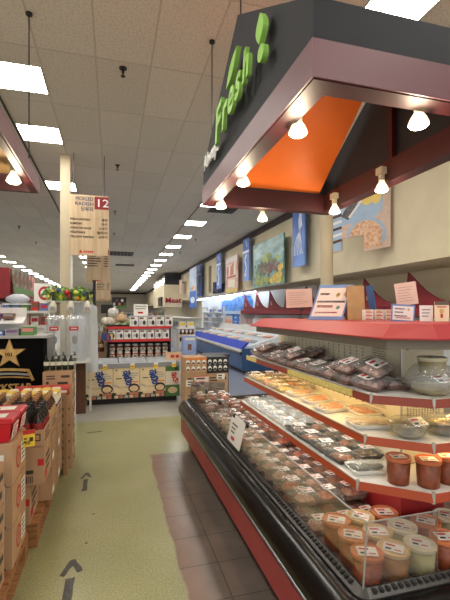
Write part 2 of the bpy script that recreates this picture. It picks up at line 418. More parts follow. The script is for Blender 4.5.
# each letter stands off the board and climbs towards the exclamation mark
spots = [('F', 2.84, 2.715, .33), ('r', 2.655, 2.735, .31), ('e', 2.51, 2.765, .29), ('s', 2.345, 2.785, .27), ('h', 2.20, 2.81, .235)]
for ch, y, z, sz in spots:
    letters('letter', ch, sz, on_gable(y, z, .045), Vector((0, -1, .14)), Vector((0, .06, 1)), green_l, cn, ext=.012, bold=.007, slant=.25)
def leaf(pts, d0=.05, d1=.0): return MB().prism([(gx - .03, y, z) for y, z in pts], (-.03, 0, 0))
def petal(ya, za, yb, zb, w):
    out = []; n = 9
    for k in range(n + 1):
        t = k / n; b = math.sin(PI * t) * w; out.append((t, b))
    d = Vector((yb - ya, zb - za)); L_ = d.length; d /= L_; q = Vector((-d.y, d.x))
    P = [Vector((ya, za)) + d * (t * L_) + q * b for t, b in out] + [Vector((ya, za)) + d * (t * L_) - q * b for t, b in out[-2:0:-1]]
    return [(v.x, v.y) for v in P]
leaf(petal(2.56, 2.98, 2.32, 3.12, .042)).build('leaf', green_l, cn)
leaf(petal(1.945, 2.885, 1.925, 3.035, .055)).build('exclamation_leaf', green_l, cn)
leaf([(1.92 + .043 * math.cos(a * PI / 8), 2.825 + .043 * math.sin(a * PI / 8)) for a in range(16)]).build('exclamation_dot', green_l, cn)
letters('small_lettering', 'Always', .15, on_gable(3.33, 2.705, .030), Vector((0, -1, .0)), Z1, white_l, cn, ext=.004, bold=.004, width=.50)
lm = mat('lamp_socket', (196, 184, 158), .5); bulbm = emit('bulb_side', (255, 222, 176), 2.0); bglow = emit('bulb_face', (255, 236, 196), SPOT_POWER)
def make_spot():
    t = thing('spot_lamp', 'reflector bulb in a beige socket', 'lamp')
    mb = MB().cyl((0, 0, .04), (0, 0, .125), .023, n=12); mb.box((-.028, -.034, .085), (.028, .034, .135)); mb.build('socket', lm, t)
    MB().lathe([(.017, .045), (.02, .03), (.036, .005), (.047, -.02), (.047, -.03)], n=18).build('bulb', bulbm, t, smooth=True)
    MB().lathe([(.047, -.03), (.036, -.041), (.018, -.047)], n=18).build('bulb_face', bglow, t, smooth=True)
    ld = bpy.data.lights.new('bulb_light', 'POINT'); ld.energy = BULB_W; ld.color = (1, .80, .56); ld.shadow_soft_size = .035
    lo = bpy.data.objects.new('bulb_light', ld); COL.objects.link(lo); lo.parent = t; lo.location = (0, 0, -.09)
    return t
spot = Kind(make_spot)
for k, (x, y, z, rz) in enumerate(((.912, 1.86, 2.485, 0), (.912, 2.74, 2.50, 0), (.912, 3.36, 2.49, 0), (1.37, 3.545, 2.45, PI / 2), (1.42, 1.60, 2.475, PI / 2), (1.918, 2.53, 2.475, 0), (1.918, 3.18, 2.47, 0))):
    spot.put((x, y, z - .045), rz, ('glowing spot bulb nearest along the lettered side of the canopy', 'glowing spot bulb in the middle of the lettered side of the canopy', 'glowing spot bulb at the far left corner of the canopy', 'glowing spot bulb hanging behind the far rim of the canopy', 'glowing spot bulb on the front beam of the canopy, top right', 'spot bulb on the right beam of the canopy, over the food picture', 'spot bulb at the far right corner of the canopy, beside the cream column')[k])
# the canopy hung on the left
lc = thing('side_canopy', 'burgundy hung canopy cut off by the left edge, with one lamp', 'canopy', (0, 0, 0))
ring(-2.0, 1.4, -.575, 3.50, 2.45, 2.58, .045).build('beam_frame', burg_shade, lc)
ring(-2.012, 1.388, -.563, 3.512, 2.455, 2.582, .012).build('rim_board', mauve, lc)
MB().box((-1.9, 1.5, 2.56), (-.68, 3.4, 2.575)).build('top_board', mat('canopy_lining', (170, 140, 100), .6), lc)
spot.put((-.668, 3.12, 2.45), 0, 'glowing spot bulb under the left canopy at the left edge')
rod = mat('steel_rod', (62, 58, 54), .4, metal=.6)
def hanger(px, py, zlow, label, x=None, y=None):
    p = at_z(px, py, CEIL) if x is None else Vector((x, y, CEIL))
    t = thing('hanging_rod', label, 'rod', p)
    MB().cyl((0, 0, 0), (0, 0, zlow - CEIL), .006, n=8).build('rod', rod, t); MB().cyl((0, 0, 0), (0, 0, -.02), .03, n=10).build('anchor', blackm, t)
hanger(29, 13, 2.75, 'long thin rod hanging from the ceiling behind the left canopy')
hanger(212, 41, 2.85, 'thin rod hanging from the ceiling left of the green lettering')
hanger(0, 0, ZP - .03, 'thin rod from the ceiling to the peak of the black gable', gx + .02, YM)
# ------------------------------------------------------------------ the long low display case with its tiers
white_p = mat('white_enamel', (226, 224, 218), .35, .03, 6); black_g = mat('black_bumper', (9, 9, 11), .22, spec=.35); red_p = mat('red_panel', (152, 58, 56), .45, .06, 4)
red_liner = mat('red_liner', (158, 38, 42), .4, .06, 5); steel = mat('grey_rail', (74, 72, 71), .4, .08, 12, metal=.5); cream_p = mat('cream_panel', (226, 216, 188), .5, .03, 4)
oran_r = mat('orange_price_rail', (170, 68, 30), .35); dred_r = mat('rust_price_rail', (140, 54, 34), .35); tag_y = mat('yellow_tag', (216, 196, 112), .5, .12, 60)
valred = mat('red_fascia', (162, 30, 38), .5, .04, 3); printm = mat('print_grey', (96, 88, 78), .7); clip_m = mat('clear_clip', (190, 186, 176), .25, metal=.3)
case = thing('display_case', 'long low black-fronted refrigerated case with tiered shelves of packed food', 'display case')
BX0, BY0, BX1, BY1 = .86, 1.235, 2.0, 4.52
def rect_loop(x0, y0, x1, y1, o, r, z, n=6):
    x0, y0, x1, y1 = x0 - o, y0 - o, x1 + o, y1 + o; r = max(r + o, .004); P = []
    for cx, cy, a in ((x0 + r, y0 + r, PI), (x1 - r, y0 + r, 1.5 * PI), (x1 - r, y1 - r, 0), (x0 + r, y1 - r, .5 * PI)):
        for k in range(n + 1):
            t = a + .5 * PI * k / n; P.append((cx + r * math.cos(t), cy + r * math.sin(t), z))
    return P
def sweep(name, prof, m, parent, r=.02, base=(BX0, BY0, BX1, BY1), smooth=False):
    return MB().loft([rect_loop(*base, o, r, z) for o, z in prof]).build(name, m, parent, smooth=smooth)
sweep('rail', [(-.012, .47), (-.012, .512), (0, .515), (.032, .497), (.032, .47)], steel, case)
mb = MB()                                              # slotted air vents in the rail, along the side and the near end
for k in range(118): y = BY0 + .05 + k * .0275; mb.box((BX0 - .022, y, .500), (BX0 - .004, y + .014, .515))
mb.build('air_vent', mat('slot_dark', (34, 33, 33), .6), case); mb = MB()
for k in range(38): x = BX0 + .03 + k * .0275; mb.box((x, BY0 - .022, .500), (x + .014, BY0 - .004, .515))
mb.build('air_vent', mat('slot_dark', (34, 33, 33), .6), case)
sweep('bumper', [(.032, .490), (.046, .496), (.082, .484), (.112, .456), (.130, .42), (.135, .39), (.130, .36), (.120, .335), (.09, .325)], black_g, case, smooth=True)
sweep('bumper_trim', [(.132, .384), (.138, .381), (.138, .371), (.132, .368)], mat('trim_grey', (120, 122, 126), .3, metal=.6), case)
sweep('base_panel', [(.09, .332), (.106, .325), (.106, .15), (.095, .135), (.06, .135)], red_p, case)
sweep('toe_kick', [(-.02, .16), (-.02, 0)], mat('kick_black', (18, 17, 17), .6), case)
MB().box((BX0 - .005, BY0 - .005, .44), (BX1 + .005, BY1 + .005, .472)).build('well_floor', mat('well_floor', (150, 120, 112), .4), case)
MB().box((1.28, 1.55, .472), (1.52, 2.96, .80)).build('well_back', red_liner, case)
MB().box((1.28, 1.55, .80), (1.52, 2.96, 1.392)).build('back_panel', cream_p, case)
# columns of small print on the back panel, and its seam
def column_print(sh, a, b, n, w, gap, lh):
    sh.mb = MB()
    for k in range(n): sh.rect(a + R(0, w * .15), b - k * gap - lh * R(.6, 1), a + w * R(.6, 1), b - k * gap, 0)
    sh.mb.build('printed_list', printm, case)
side = Sheet(None, (1.28, 2.96, .80), (0, -1, 0), Z1, .002)
for z0, z1 in ((.405, .545), (.215, .33)):
    k = .07
    while k < 1.16:
        column_print(side, k, z1, 8, .014, (z1 - z0) / 8, .009); k += .058
    for j in range(9):
        column_print(side, 1.20 + .012 * j, z1 + .01, 12, .008, (z1 - z0) / 12, .007)
endp = Sheet(None, (1.28, 1.55, .80), X1, Z1, .002)
for j in range(12): column_print(endp, .03 + .016 * j, .33, 14, .010, .009, .006)
MB().box((1.276, 1.546, .80), (1.284, 1.554, 1.39)).build('panel_seam', clip_m, case)
mb = MB()
for y, z in ((2.4, 1.33), (2.0, 1.33), (1.66, 1.34)): mb.cyl((1.28, y, z), (1.272, y, z), .006, n=8)
for x, z in ((1.31, 1.33), (1.37, 1.34), (1.46, 1.33), (1.47, 1.19), (1.31, 1.19)): mb.cyl((x, 1.55, z), (x, 1.542, z), .006, n=8)
mb.build('bolt', blackm, case)
mb = MB().box((1.40, 1.542, 1.325), (1.445, 1.55, 1.345)); mb.build('red_tag', oran_r, case)
CX = 1.40
def plan(xs, ya, yb=1.262, xb=1.19, far=2.98):
    f = [(xs, far), (xs, ya), (xb, yb)]
    return f, f + [(2 * CX - x, y) for x, y in f[::-1]]
def shelf(z, xs, ya, railm, far=2.98, tags=None):
    f, full = plan(xs, ya, far=far)
    pts = full + [(1.52, far), (1.52, 1.552), (1.28, 1.552), (1.28, far)]
    sh = MB().prism([(x, y, z - .022) for x, y in pts], (0, 0, .022)).build('shelf', white_p, case)
    seg = full
    mb = MB()
    for (a, b), (c, d) in zip(seg, seg[1:]):
        L_ = math.hypot(c - a, d - b); nx, ny = (d - b) / L_, -(c - a) / L_
        if (nx * (a - CX) + ny * (b - 2.2)) < 0: nx, ny = -nx, -ny
        mb.hull8([(a, b, z - .030), (c, d, z - .030), (c + nx * .008, d + ny * .008, z - .030), (a + nx * .008, b + ny * .008, z - .030),
                  (a, b, z + .003), (c, d, z + .003), (c + nx * .004, d + ny * .004, z + .003), (a + nx * .004, b + ny * .004, z + .003)])
    mb.build('price_rail', railm, sh)
    for a, b in f[1:] + [(2 * CX - f[2][0], f[2][1])]: MB().cyl((a, b, z - .034), (a, b, z + .009), .0075, n=8).build('corner_clip', clip_m, sh)
    mb = MB(); mb.box((xs - .0085, ya, z + .003), (xs - .004, far, z + .007)); mb.build('rail_lip', clip_m, sh)
    for y0, y1 in tags or ():
        MB().box((xs - .0115, y0, z - .026), (xs - .0075, y1, z + .002)).build('price_strip', tag_y, sh)
    return sh
ZA, ZB_, ZC = 1.160, .988, .797
sA = shelf(ZA, 1.012, 1.40, dred_r, 2.95, [(2.72, 2.93), (1.52, 2.18)])
sB = shelf(ZB_, 1.002, 1.425, oran_r, 2.98)
sC = shelf(ZC, .980, 1.445, oran_r, 3.02)
warm = emit('tier_tube', (255, 214, 140), 9.0); cool = emit('tier_tube_cool', (255, 244, 226), 9.0)
MB().cyl((1.09, 1.52, ZA - .038), (1.09, 2.9, ZA - .038), .012, n=8).build('light_tube', warm, sA)
MB().cyl((1.24, 1.36, ZA - .038), (1.50, 1.36, ZA - .038), .012, n=8).build('light_tube', warm, sA)
MB().cyl((1.08, 1.52, ZB_ - .038), (1.08, 2.9, ZB_ - .038), .012, n=8).build('light_tube', cool, sB)
MB().cyl((1.24, 1.36, ZB_ - .038), (1.50, 1.36, ZB_ - .038), .012, n=8).build('light_tube', warm, sB)
MB().cyl((1.06, 1.52, ZC - .038), (1.06, 3.0, ZC - .038), .010, n=8).build('light_tube', cool, sC)
def frust_plan(o, z): 
    f = [(1.022 + o, 2.90 - o), (1.022 + o, 1.345 + o * .5), (1.19 + o * .5, 1.235 + o)]
    f = f + [(2 * CX - x, y) for x, y in f[::-1]]
    return [(x, y, z) for x, y in f]
MB().loft([frust_plan(.0, 1.392), frust_plan(.0, 1.398), frust_plan(.07, 1.452)], caps=True).build('top_fascia', valred, case)
MB().prism([(x, y, 1.352) for x, y, z in frust_plan(.035, 0)], (0, 0, .040)).build('top_underside', mat('underside_grey', (122, 112, 98), .6), case)
# clear front of the well
plex = film('clear_plastic', (250, 250, 248), .10, .05); edge = film('plastic_edge', (236, 238, 236), .4, .15, .30, (216, 218, 216))
def pane(name, pts, vec): return MB().prism(pts, vec).build(name, plex, case)
gz0, gz1 = .51, .748
for y0, y1 in ((BY0 + .005, 2.30), (2.305, 3.40), (3.405, BY1 - .02)):
    MB().prism([(BX0, y0, gz0), (BX0, y1, gz0), (BX0 + .016, y1, gz1), (BX0 + .016, y0, gz1)], (.004, 0, 0)).build('clear_front', plex, case)
    MB().bar((BX0 + .018, y0, gz1), (BX0 + .018, y1, gz1), .004, .004).build('front_edge', edge, case)
MB().prism([(BX0 + .006, BY0, gz0), (BX1 - .01, BY0, gz0), (BX1 - .01, BY0 + .10, .63), (BX0 + .014, BY0 + .10, .63)], (0, .004, 0)).build('clear_end', plex, case) if False else None
MB().prism([(BX0, BY1 - .012, gz0), (1.27, BY1 - .012, gz0), (1.27, BY1 - .012, .68), (BX0 + .012, BY1 - .012, .70)], (0, .004, 0)).build('clear_end', film('smoked_plastic', (200, 200, 198), .3, .1, .25, (160, 160, 156)), case)
MB().bar((BX0 + .002, BY0 + .004, gz0), (BX0 + .018, BY0 + .004, gz1), .005, .005).build('corner_post', edge, case)
MB().prism([(BX0 + .006, BY0, gz0), (1.185, BY0, gz0), (1.185, BY0, gz1), (BX0 + .02, BY0, gz1)], (0, .004, 0)).build('clear_end', plex, case)
MB().bar((BX0 + .018, BY0 + .002, gz1), (1.187, BY0 + .002, gz1), .004, .003).build('front_edge', edge, case)
for y in (2.55, 3.25, 3.75): MB().box((BX0 + .008, y, gz1 - .03), (BX0 + .030, y + .05, gz1 + .006)).build('black_clip', blackm, case)

# ------------------------------------------------------------------ packed food
clear = film('clear_lid', (253, 253, 252), .20, .10, .05, bump=.3); wrap = film('cling_wrap', (252, 252, 250), .24, .12, .12, bump=.6)
lab_w = mat('label_white', (236, 234, 228), .6); lab_r = mat('label_red', (196, 44, 52), .6); lab_k = mat('label_black', (50, 48, 48), .6)
def label_mesh(name, c, w, d, parent, tilt=0, rz=0.0):
    mb = MB(); r = Vector((math.cos(rz), math.sin(rz), 0)); u = Vector((-math.sin(rz), math.cos(rz), math.tan(tilt)))
    sh = Sheet(mb, Vector(c) - r * w / 2 - u * d / 2, r, u, .0009); sh.slab(w, d, .0012)
    sh.rect(w * .1, d * .62, w * .6, d * .82, 1); sh.rect(w * .12, d * .15, w * .42, d * .38, 2); sh.rect(w * .55, d * .18, w * .9, d * .3, 1)
    return mb.build(name, [lab_w, lab_r, lab_k], parent)
def food(name, c1, c2, sc=60, rough=.35): return mat(name, c1, rough, col2=c2, scale=sc, bump=.4)
f_kim = food('food_red', (196, 84, 46), (236, 150, 104)); f_pink = food('food_pink', (234, 154, 124), (248, 206, 184)); f_meat = food('food_meat', (146, 88, 80), (214, 164, 152), 45)
f_dark = food('food_dark', (72, 58, 44), (134, 110, 84), 70); f_green = food('food_green', (38, 42, 24), (70, 74, 44), 120); f_or = food('food_orange', (222, 118, 60), (240, 176, 120), 40)
f_tan = food('food_tan', (206, 168, 120), (236, 212, 176), 35); f_white = food('food_white', (206, 220, 234), (240, 244, 248), 30); f_yel = food('food_yellow', (226, 190, 84), (244, 222, 140), 40)
f_brown = food('food_brown', (146, 82, 52), (196, 132, 92), 60)
tray_m = film('tray_brown', (214, 190, 180), .2, .2, .35, (180, 146, 136)); tray_k = mat('tray_black', (58, 54, 52), .4); tray_w = mat('tray_white', (228, 226, 220), .5); tub_clear = film('tub_plastic', (250, 246, 240), .15, .12, .12)
def make_pack(fm, tm, w, d, h, name='food_pack', lidm=None, fill=.62):
    def f():
        t = thing(name, 'pack', 'food pack'); a, b = w / 2, d / 2
        mb = MB(); mb.loft([[(sx * (a - i), sy * (b - i), z) for sx, sy in ((-1, -1), (1, -1), (1, 1), (-1, 1))] for i, z in ((.012, 0), (0, h * .5), (.004, h * .5), (.014, .004))], caps=False)
        mb.poly([(sx * (a - .012), sy * (b - .012), 0) for sx, sy in ((-1, -1), (1, -1), (1, 1), (-1, 1))]); mb.build('tray', tm, t)
        MB().heap(-a + .012, -b + .012, a - .012, b - .012, .005, h * fill, 5, 5, .22).build('food', fm, t, smooth=True)
        MB().loft([[(sx * (a - i), sy * (b - i), z) for sx, sy in ((-1, -1), (1, -1), (1, 1), (-1, 1))] for i, z in ((0, h * .5), (.006, h * .92), (.016, h))], caps=False).poly([(sx * (a - .016), sy * (b - .016), h) for sx, sy in ((-1, -1), (1, -1), (1, 1), (-1, 1))]).build('lid', lidm or clear, t)
        label_mesh('sticker', (R(-.2, .2) * a, R(-.2, .2) * b, h + .002), w * (.62 if name == 'meat_tray' else .5), d * (.5 if name == 'meat_tray' else .42), t, 0, R(-.3, .3))
        return t
    return f
tub_o = mat('orange_lid', (208, 122, 78), .4, .04, 20); tub_b = mat('orange_tub', (164, 80, 40), .4, .1, 12)
def make_cup(r, h, lidm, bodym, name='deli_tub'):
    def f():
        t = thing(name, 'tub', 'tub')
        MB().lathe([(r * .80, 0), (r * .82, .003), (r * .93, h - .012)], n=28).build('tub', bodym, t, smooth=True)
        MB().lathe([(r * .95, h - .014), (r, h - .010), (r, h + .001), (r * .95, h + .003), (r * .90, h + .002), (r * .86, h - .003), (.001, h - .003)], n=28, caps=False).build('lid', lidm, t, smooth=False)
        label_mesh('sticker', (0, 0, h + .001), r * 1.2, r * .95, t, 0, R(-.9, -.2))
        return t
    return f
c_or = [mat('tub_red_food', (156, 70, 30), .35, .25, 40), mat('tub_ochre_food', (172, 116, 60), .35, .15, 30), mat('tub_pale_food', (178, 170, 122), .35, .12, 25), mat('tub_dark_food', (124, 60, 34), .35, .25, 40)]
lid_or = tub_o; lid_bge = mat('beige_lid', (220, 186, 140), .4); lid_pale = mat('pale_lid', (226, 214, 186), .4)
WZ = .473
cups = [  # x, y, lid, food, height, label
 (.925, 1.305, lid_or, c_or[0], .125, 'orange-lidded tub of red kimchi nearest the clear corner of the low case'),
 (1.047, 1.312, lid_bge, c_or[1], .115, 'beige-lidded tub of ochre food second from the clear corner, front row'),
 (1.170, 1.310, lid_pale, c_or[2], .115, 'pale-lidded tub of greenish food in the front row of the low case'),
 (1.300, 1.318, lid_or, c_or[3], .118, 'orange-lidded dark red tub at the right end of the front row'),
 (.945, 1.428, lid_or, c_or[0], .122, 'orange-lidded tub right behind the nearest corner tub'),
 (1.068, 1.434, lid_bge, c_or[1], .112, 'beige-lidded tub in the second row, second from the clear front'),
 (1.192, 1.436, lid_pale, c_or[2], .116, 'pale-lidded tub in the second row behind the greenish one'),
 (1.318, 1.442, lid_or, c_or[0], .118, 'orange-lidded tub in the second row, behind the dark red one at the right'),
 (.945, 1.552, lid_or, c_or[0], .120, 'orange-lidded tub third from the corner along the clear front'),
 (1.070, 1.556, lid_bge, c_or[1], .116, 'beige-lidded tub in the third row under the lowest shelf'),
 (1.196, 1.560, lid_or, c_or[0], .116, 'orange-lidded tub in the third row against the red liner'),
 (1.430, 1.330, lid_or, c_or[3], .118, 'orange-lidded tub cut by the right edge of the picture'),
 (1.448, 1.455, lid_pale, c_or[2], .118, 'pale-lidded tub at the right edge, second row')]
protos = {}
for x, y, lm_, bm_, h, lab in cups:
    key = (lm_.name, bm_.name, h)
    if key not in protos: protos[key] = Kind(make_cup(.0605, h, lm_, bm_))
    protos[key].put((x, y, WZ), 0, lab)
kK = Kind(make_pack(f_kim, tub_clear, .125, .13, .062)); kP = Kind(make_pack(f_pink, tub_clear, .125, .13, .062)); kB = Kind(make_pack(f_brown, tub_clear, .125, .13, .062))
GW = 'packs of food in the low case'
cols = (.935, 1.065, 1.200)
lw = {0: 'clear pack of red kimchi with a white sticker in the low case', 1: 'clear pack of pinkish food with a white sticker in the low case', 2: 'clear pack of dark brown food in the low case under the shelves'}
for j in range(20):
    y = 1.70 + .142 * j
    for i, x in enumerate(cols):
        if j == 0 and i == 0: pass
        q = 0 if random.random() < .35 else 1
        if i == 2: q = 0 if random.random() < .5 else 2
        n = 2 if (i < 2 and j > 0 and random.random() < .8) or (i == 2 and random.random() < .6) else 1
        for l in range(n):
            (kK, kP, kB)[q].put((x + R(-.004, .004), y + R(-.004, .004), WZ + .0655 * l), R(-.02, .02), lw[q], GW)
# top shelf: wrapped dark meat, piled towards the near corner, and a wrapped bowl with a tub on it
kM = Kind(make_pack(f_meat, tray_m, .115, .135, .046, 'meat_tray', wrap)); kM2 = Kind(make_pack(food('food_liver', (160, 104, 92), (222, 176, 160), 50), tray_m, .115, .135, .046, 'meat_tray', wrap))
kG = Kind(make_pack(food('food_herb', (96, 98, 62), (150, 132, 98), 70), tray_m, .115, .135, .046, 'meat_tray', wrap))
GM = 'wrapped trays along the top shelf'
for j in range(9):
    y = 1.66 + .147 * j
    for i, x in enumerate((1.085, 1.212)):
        kk = kG if (j, i) in ((2, 0), (3, 1), (1, 1)) else (kM if random.random() < .6 else kM2)
        lab = 'wrapped tray of greenish herbs on the top shelf' if kk is kG else 'wrapped dark tray of meat in the row along the top shelf'
        kk.put((x, y, ZA + .018), R(-.12, .12), lab, GM, (R(.0, .12), -.24 + R(-.05, .05)))
        if (j in (0, 4, 7) and kk is not kG and (j, i) != (0, 1)): kM2.put((x + R(-.006, .006) - .012, y, ZA + .066), R(-.25, .25), 'wrapped tray of meat on top of another on the top shelf', GM, (R(.0, .15), -.34 + R(-.05, .05)))
kM.put((1.095, 1.512, ZA + .016), .35, 'wrapped meat tray lowest of the pile nearest the top shelf corner', None, (.1, -.2))
kM2.put((1.205, 1.515, ZA + .001), -.1, 'wrapped meat tray against the printed panel, nearest the bowl')
kM2.put((1.12, 1.535, ZA + .072), .25, 'wrapped meat tray with a tilted sticker on top of the near pile', None, (.28, -.3))
def make_bowl(fm, r, h, cl):
    def f():
        t = thing('food_bowl', 'bowl', 'bowl')
        MB().lathe([(r * .55, 0), (r * .8, h * .3), (r, h), (r * 1.03, h), (r * .98, h * .97), (r * .76, h * .33), (r * .5, .006)], n=26).build('bowl', cl, t, smooth=True)
        MB().lathe([(r * .5, .008), (r * .77, h * .35), (r * .93, h * .8), (r * .6, h * 1.0), (.002, h * 1.05)], n=22).build('food', fm, t, smooth=True)
        MB().lathe([(r * 1.04, h), (r * 1.05, h * 1.12), (r * .8, h * 1.35), (.002, h * 1.42)], n=22, caps=False).build('lid', clear, t, smooth=True)
        label_mesh('sticker', (r * .15, -r * .45, h * 1.30), r * .95, r * .6, t, .5, .1)
        return t
    return f
bo = Kind(make_bowl(food('food_olive', (150, 138, 108), (184, 172, 140), 25), .088, .055, mat('bowl_olive', (160, 148, 118), .35, .1, 12))).put((1.275, 1.365, ZA + .001), 0, 'olive grey wrapped bowl on the top shelf corner, under a tub')
MB().lathe([(.098, .03), (.105, .06), (.09, .095), (.066, .12)], n=20, caps=False).build('wrap', wrap, bo, smooth=True)
Kind(make_cup(.058, .068, mat('olive_lid', (186, 178, 150), .35), mat('olive_tub', (152, 140, 106), .4, .1, 14))).put((1.282, 1.368, ZA + .083), .5, 'small olive tub with a sticker on top of the wrapped bowl')
label_mesh('sticker', (.03, -.058, .03), .05, .036, bpy.data.objects[[o.name for o in COL.objects if o.get('label', '').startswith('small olive tub')][0]], 1.35, .35)
# middle shelf: trays of orange slices, a white platter, a clear bowl, yellow pieces
def make_platter(fm, w, d, n, kind):
    def f():
        t = thing('platter', 'platter', 'platter'); a, b = w / 2, d / 2
        L_ = lambda i, z: [(sx * (a - i), sy * (b - i), z) for sx, sy in ((-1, -.75), (-.8, -1), (.8, -1), (1, -.75), (1, .75), (.8, 1), (-.8, 1), (-1, .75))]
        MB().loft([L_(.015, 0), L_(0, .02), L_(.005, .021), L_(.018, .005)], caps=False).poly(L_(.018, .005)).poly(L_(.015, 0)).build('tray', tray_w, t)
        mb = MB()
        for k in range(n):
            x = (k + .5) / n * 2 - 1
            if kind == 'slice': mb.bar((x * a * .7 - .02, -b * .62, .012 + .006 * (k % 2)), (x * a * .7 + .02, b * .62, .02), .034, .012)
            else: mb.blob((x * a * .72, R(-.35, .35) * b, .014), .026, 1.1, .8, .45, 9, 6, .1)
        mb.build('food', fm, t, smooth=kind != 'slice')
        MB().loft([L_(.002, .021), L_(.02, .034)], caps=False).poly(L_(.02, .034)).build('wrap', wrap, t)
        return t
    return f
kS = Kind(make_platter(f_or, .17, .13, 4, 'slice')); kT = Kind(make_platter(f_tan, .19, .16, 7, 'blob')); kY = Kind(make_pack(f_tan, tub_clear, .12, .14, .04)); kO = Kind(make_pack(f_or, tub_clear, .12, .14, .04)); kYe = Kind(make_pack(f_yel, tub_clear, .12, .14, .04))
kS.put((1.10, 1.86, ZB_ + .001), .2, 'white tray with bright orange slices, nearest of the orange ones on the middle shelf')
kS.put((1.12, 2.05, ZB_ + .001), .1, 'white tray of orange slices second from the corner on the middle shelf')
kS.put((1.12, 2.24, ZB_ + .001), 0, 'white tray of pale orange slices third along the middle shelf')
kS.put((1.215, 1.74, ZB_ + .001), 1.5, 'tray of orange slices against the lit panel of the middle shelf')
kT.put((1.115, 1.56, ZB_ + .001), -.25, 'white platter of pale shellfish on the middle shelf by the corner')
GY = 'packs along the middle shelf'
for j in range(5):
    for i, x in enumerate((1.075, 1.205)):
        y = 2.39 + .137 * j + (0 if i == 0 else .0)
        k_ = (kYe, kY, kO)[(i + j) % 3]
        k_.put((x, y, ZB_ + .001), 0, {0: 'flat clear pack of yellow food on the far part of the middle shelf', 1: 'flat clear pack of tan food on the far part of the middle shelf', 2: 'flat clear pack of orange food on the far part of the middle shelf'}[(i + j) % 3], GY)
kB2 = Kind(make_bowl(food('food_salad', (196, 178, 130), (120, 92, 66), 30), .078, .055, film('clear_bowl', (246, 246, 240), .35, .08, .06)))
kB2.put((1.175, 1.378, ZB_ + .001), 0, 'clear round bowl with a sticker on the chamfered corner of the middle shelf')
kB2.put((1.345, 1.372, ZB_ + .001), .3, 'clear round bowl on the middle shelf at the right edge of the picture')
# lowest shelf: two red tubs, a dark seaweed tray, black packs and pale packs
kR = Kind(make_cup(.0505, .108, mat('rust_lid', (192, 104, 66), .4), c_or[3]))
kR.put((1.135, 1.392, ZC + .001), .2, 'tall red tub with an orange rim on the lowest shelf, left of the pair')
kR.put((1.232, 1.335, ZC + .001), .1, 'tall red tub with an orange rim on the lowest shelf, right of the pair')
kR.put((1.335, 1.345, ZC + .001), .1, 'tall red tub on the lowest shelf half cut by the right picture edge')
Kind(make_platter(f_green, .17, .13, 9, 'blob')).put((1.085, 1.535, ZC + .001), -.2, 'white tray of dark seaweed on the lowest shelf by the corner')
kD = Kind(make_pack(f_dark, tray_k, .12, .145, .045)); kD2 = Kind(make_pack(f_brown, tray_k, .12, .145, .045)); kW = Kind(make_pack(f_white, tray_w, .12, .145, .045))
yw = Kind(make_pack(f_yel, tray_w, .10, .10, .05)); yw.put((1.42, 1.44, ZC + .001), .4, 'tray of bright yellow pieces behind the tall red tubs'); 
GC = 'packs along the lowest shelf'
for j in range(9):
    for i, x in enumerate((1.052, 1.190)):
        y = 1.685 + .152 * j
        if i == 1 and j == 0: y = 1.70
        k_ = kW if j > 3 else (kD if (i + j) % 2 else kD2)
        k_.put((x, y, ZC + .001), R(-.06, .06), 'pale white pack with a sticker on the far part of the lowest shelf' if k_ is kW else ('black tray of dark side dish with a sticker on the lowest shelf' if k_ is kD else 'black tray of brown side dish with a sticker on the lowest shelf'), GC)
# a price card leaning in the low case
t = thing('price_card', 'white price card clipped to the clear front of the low case', 'card', (BX0 - .010, 2.95, .530))
mb = MB(); sh = Sheet(mb, (0, 0, 0), (0, -1, 0), (.07, -.40, .95)); sh.slab(.30, .235, .003); sh.lines(.05, .17, .18, 3, .034, .014, 2); sh.rect(.08, .03, .16, .06, 1)
mb.build('card', [lab_w, lab_r, printm], t); MB().box((.006, -.16, .20), (.022, -.12, .222)).build('clip', blackm, t)
# ------------------------------------------------------------------ signs on the red top
TZ = 1.453
cardb = mat('cardboard', (172, 134, 92), .8, .08, 20); pinkc = mat('pink_paper', (222, 186, 172), .7, .02, 8); blue_f = mat('blue_border', (110, 136, 186), .6); skin = mat('print_yellow', (216, 180, 80), .6); grn = mat('print_green', (92, 150, 120), .6)
def aframe(label, x, y, w, h, spread, rz, printed, frontm, edgem, lean=0):
    t = thing('tent_sign', label, 'sign', (x, y, TZ), rz)
    mb = MB(); sh = Sheet(mb, (-w / 2, -spread, 0), X1, Vector((lean, spread * .9, h))); H = math.hypot(h, spread * .9)
    sh.slab(w, H, .004)
    if printed:
        sh.rect(.010, .022, w - .010, H - .022, 1); sh.lines(.022, H * .76, w * .5, 1, .03, .014, 3); sh.disc(w * .64, H * .70, .012, .018, 4); sh.disc(w * .86, H * .74, .009, .016, 4)
        sh.lines(.018, H * .54, w * .95, 1, .03, .015, 3, ragged=.1); sh.rect(w * .14, H * .34, w * .6, H * .41, 5); sh.disc(w * .76, H * .34, .012, .012, 6); sh.rect(w * .12, H * .18, w * .78, H * .225, 5)
    mb.build('front_board', [edgem, frontm, cardb, printm, skin, lab_r, grn], t)
    mb = MB(); Sheet(mb, (w / 2, spread, 0), -X1, Vector((lean, -spread * .9, h))).slab(w, H, .004); mb.build('back_board', cardb, t)
    return t
aframe('blue-bordered tent sign with pink lettering on the red top', 1.275, 2.23, .20, .225, .085, -.50, True, mat('cream_paper', (232, 208, 198), .7), blue_f, .075)
aframe('plain brown cardboard tent sign beside the blue-bordered one', 1.405, 2.10, .10, .205, .05, -.40, False, cardb, cardb)
MB().prism([(1.497, 2.02, TZ), (1.507, 2.02, TZ), (1.470, 2.02, TZ + .205), (1.463, 2.02, TZ + .205)], (.03, .10, 0)).build('x', mat('blue_card', (50, 92, 150), .6))
o = bpy.data.objects['x']; o.name = 'sign_board'; tag(o, 'dark blue board leaning behind the brown cardboard tent sign', 'board')
mb0 = None
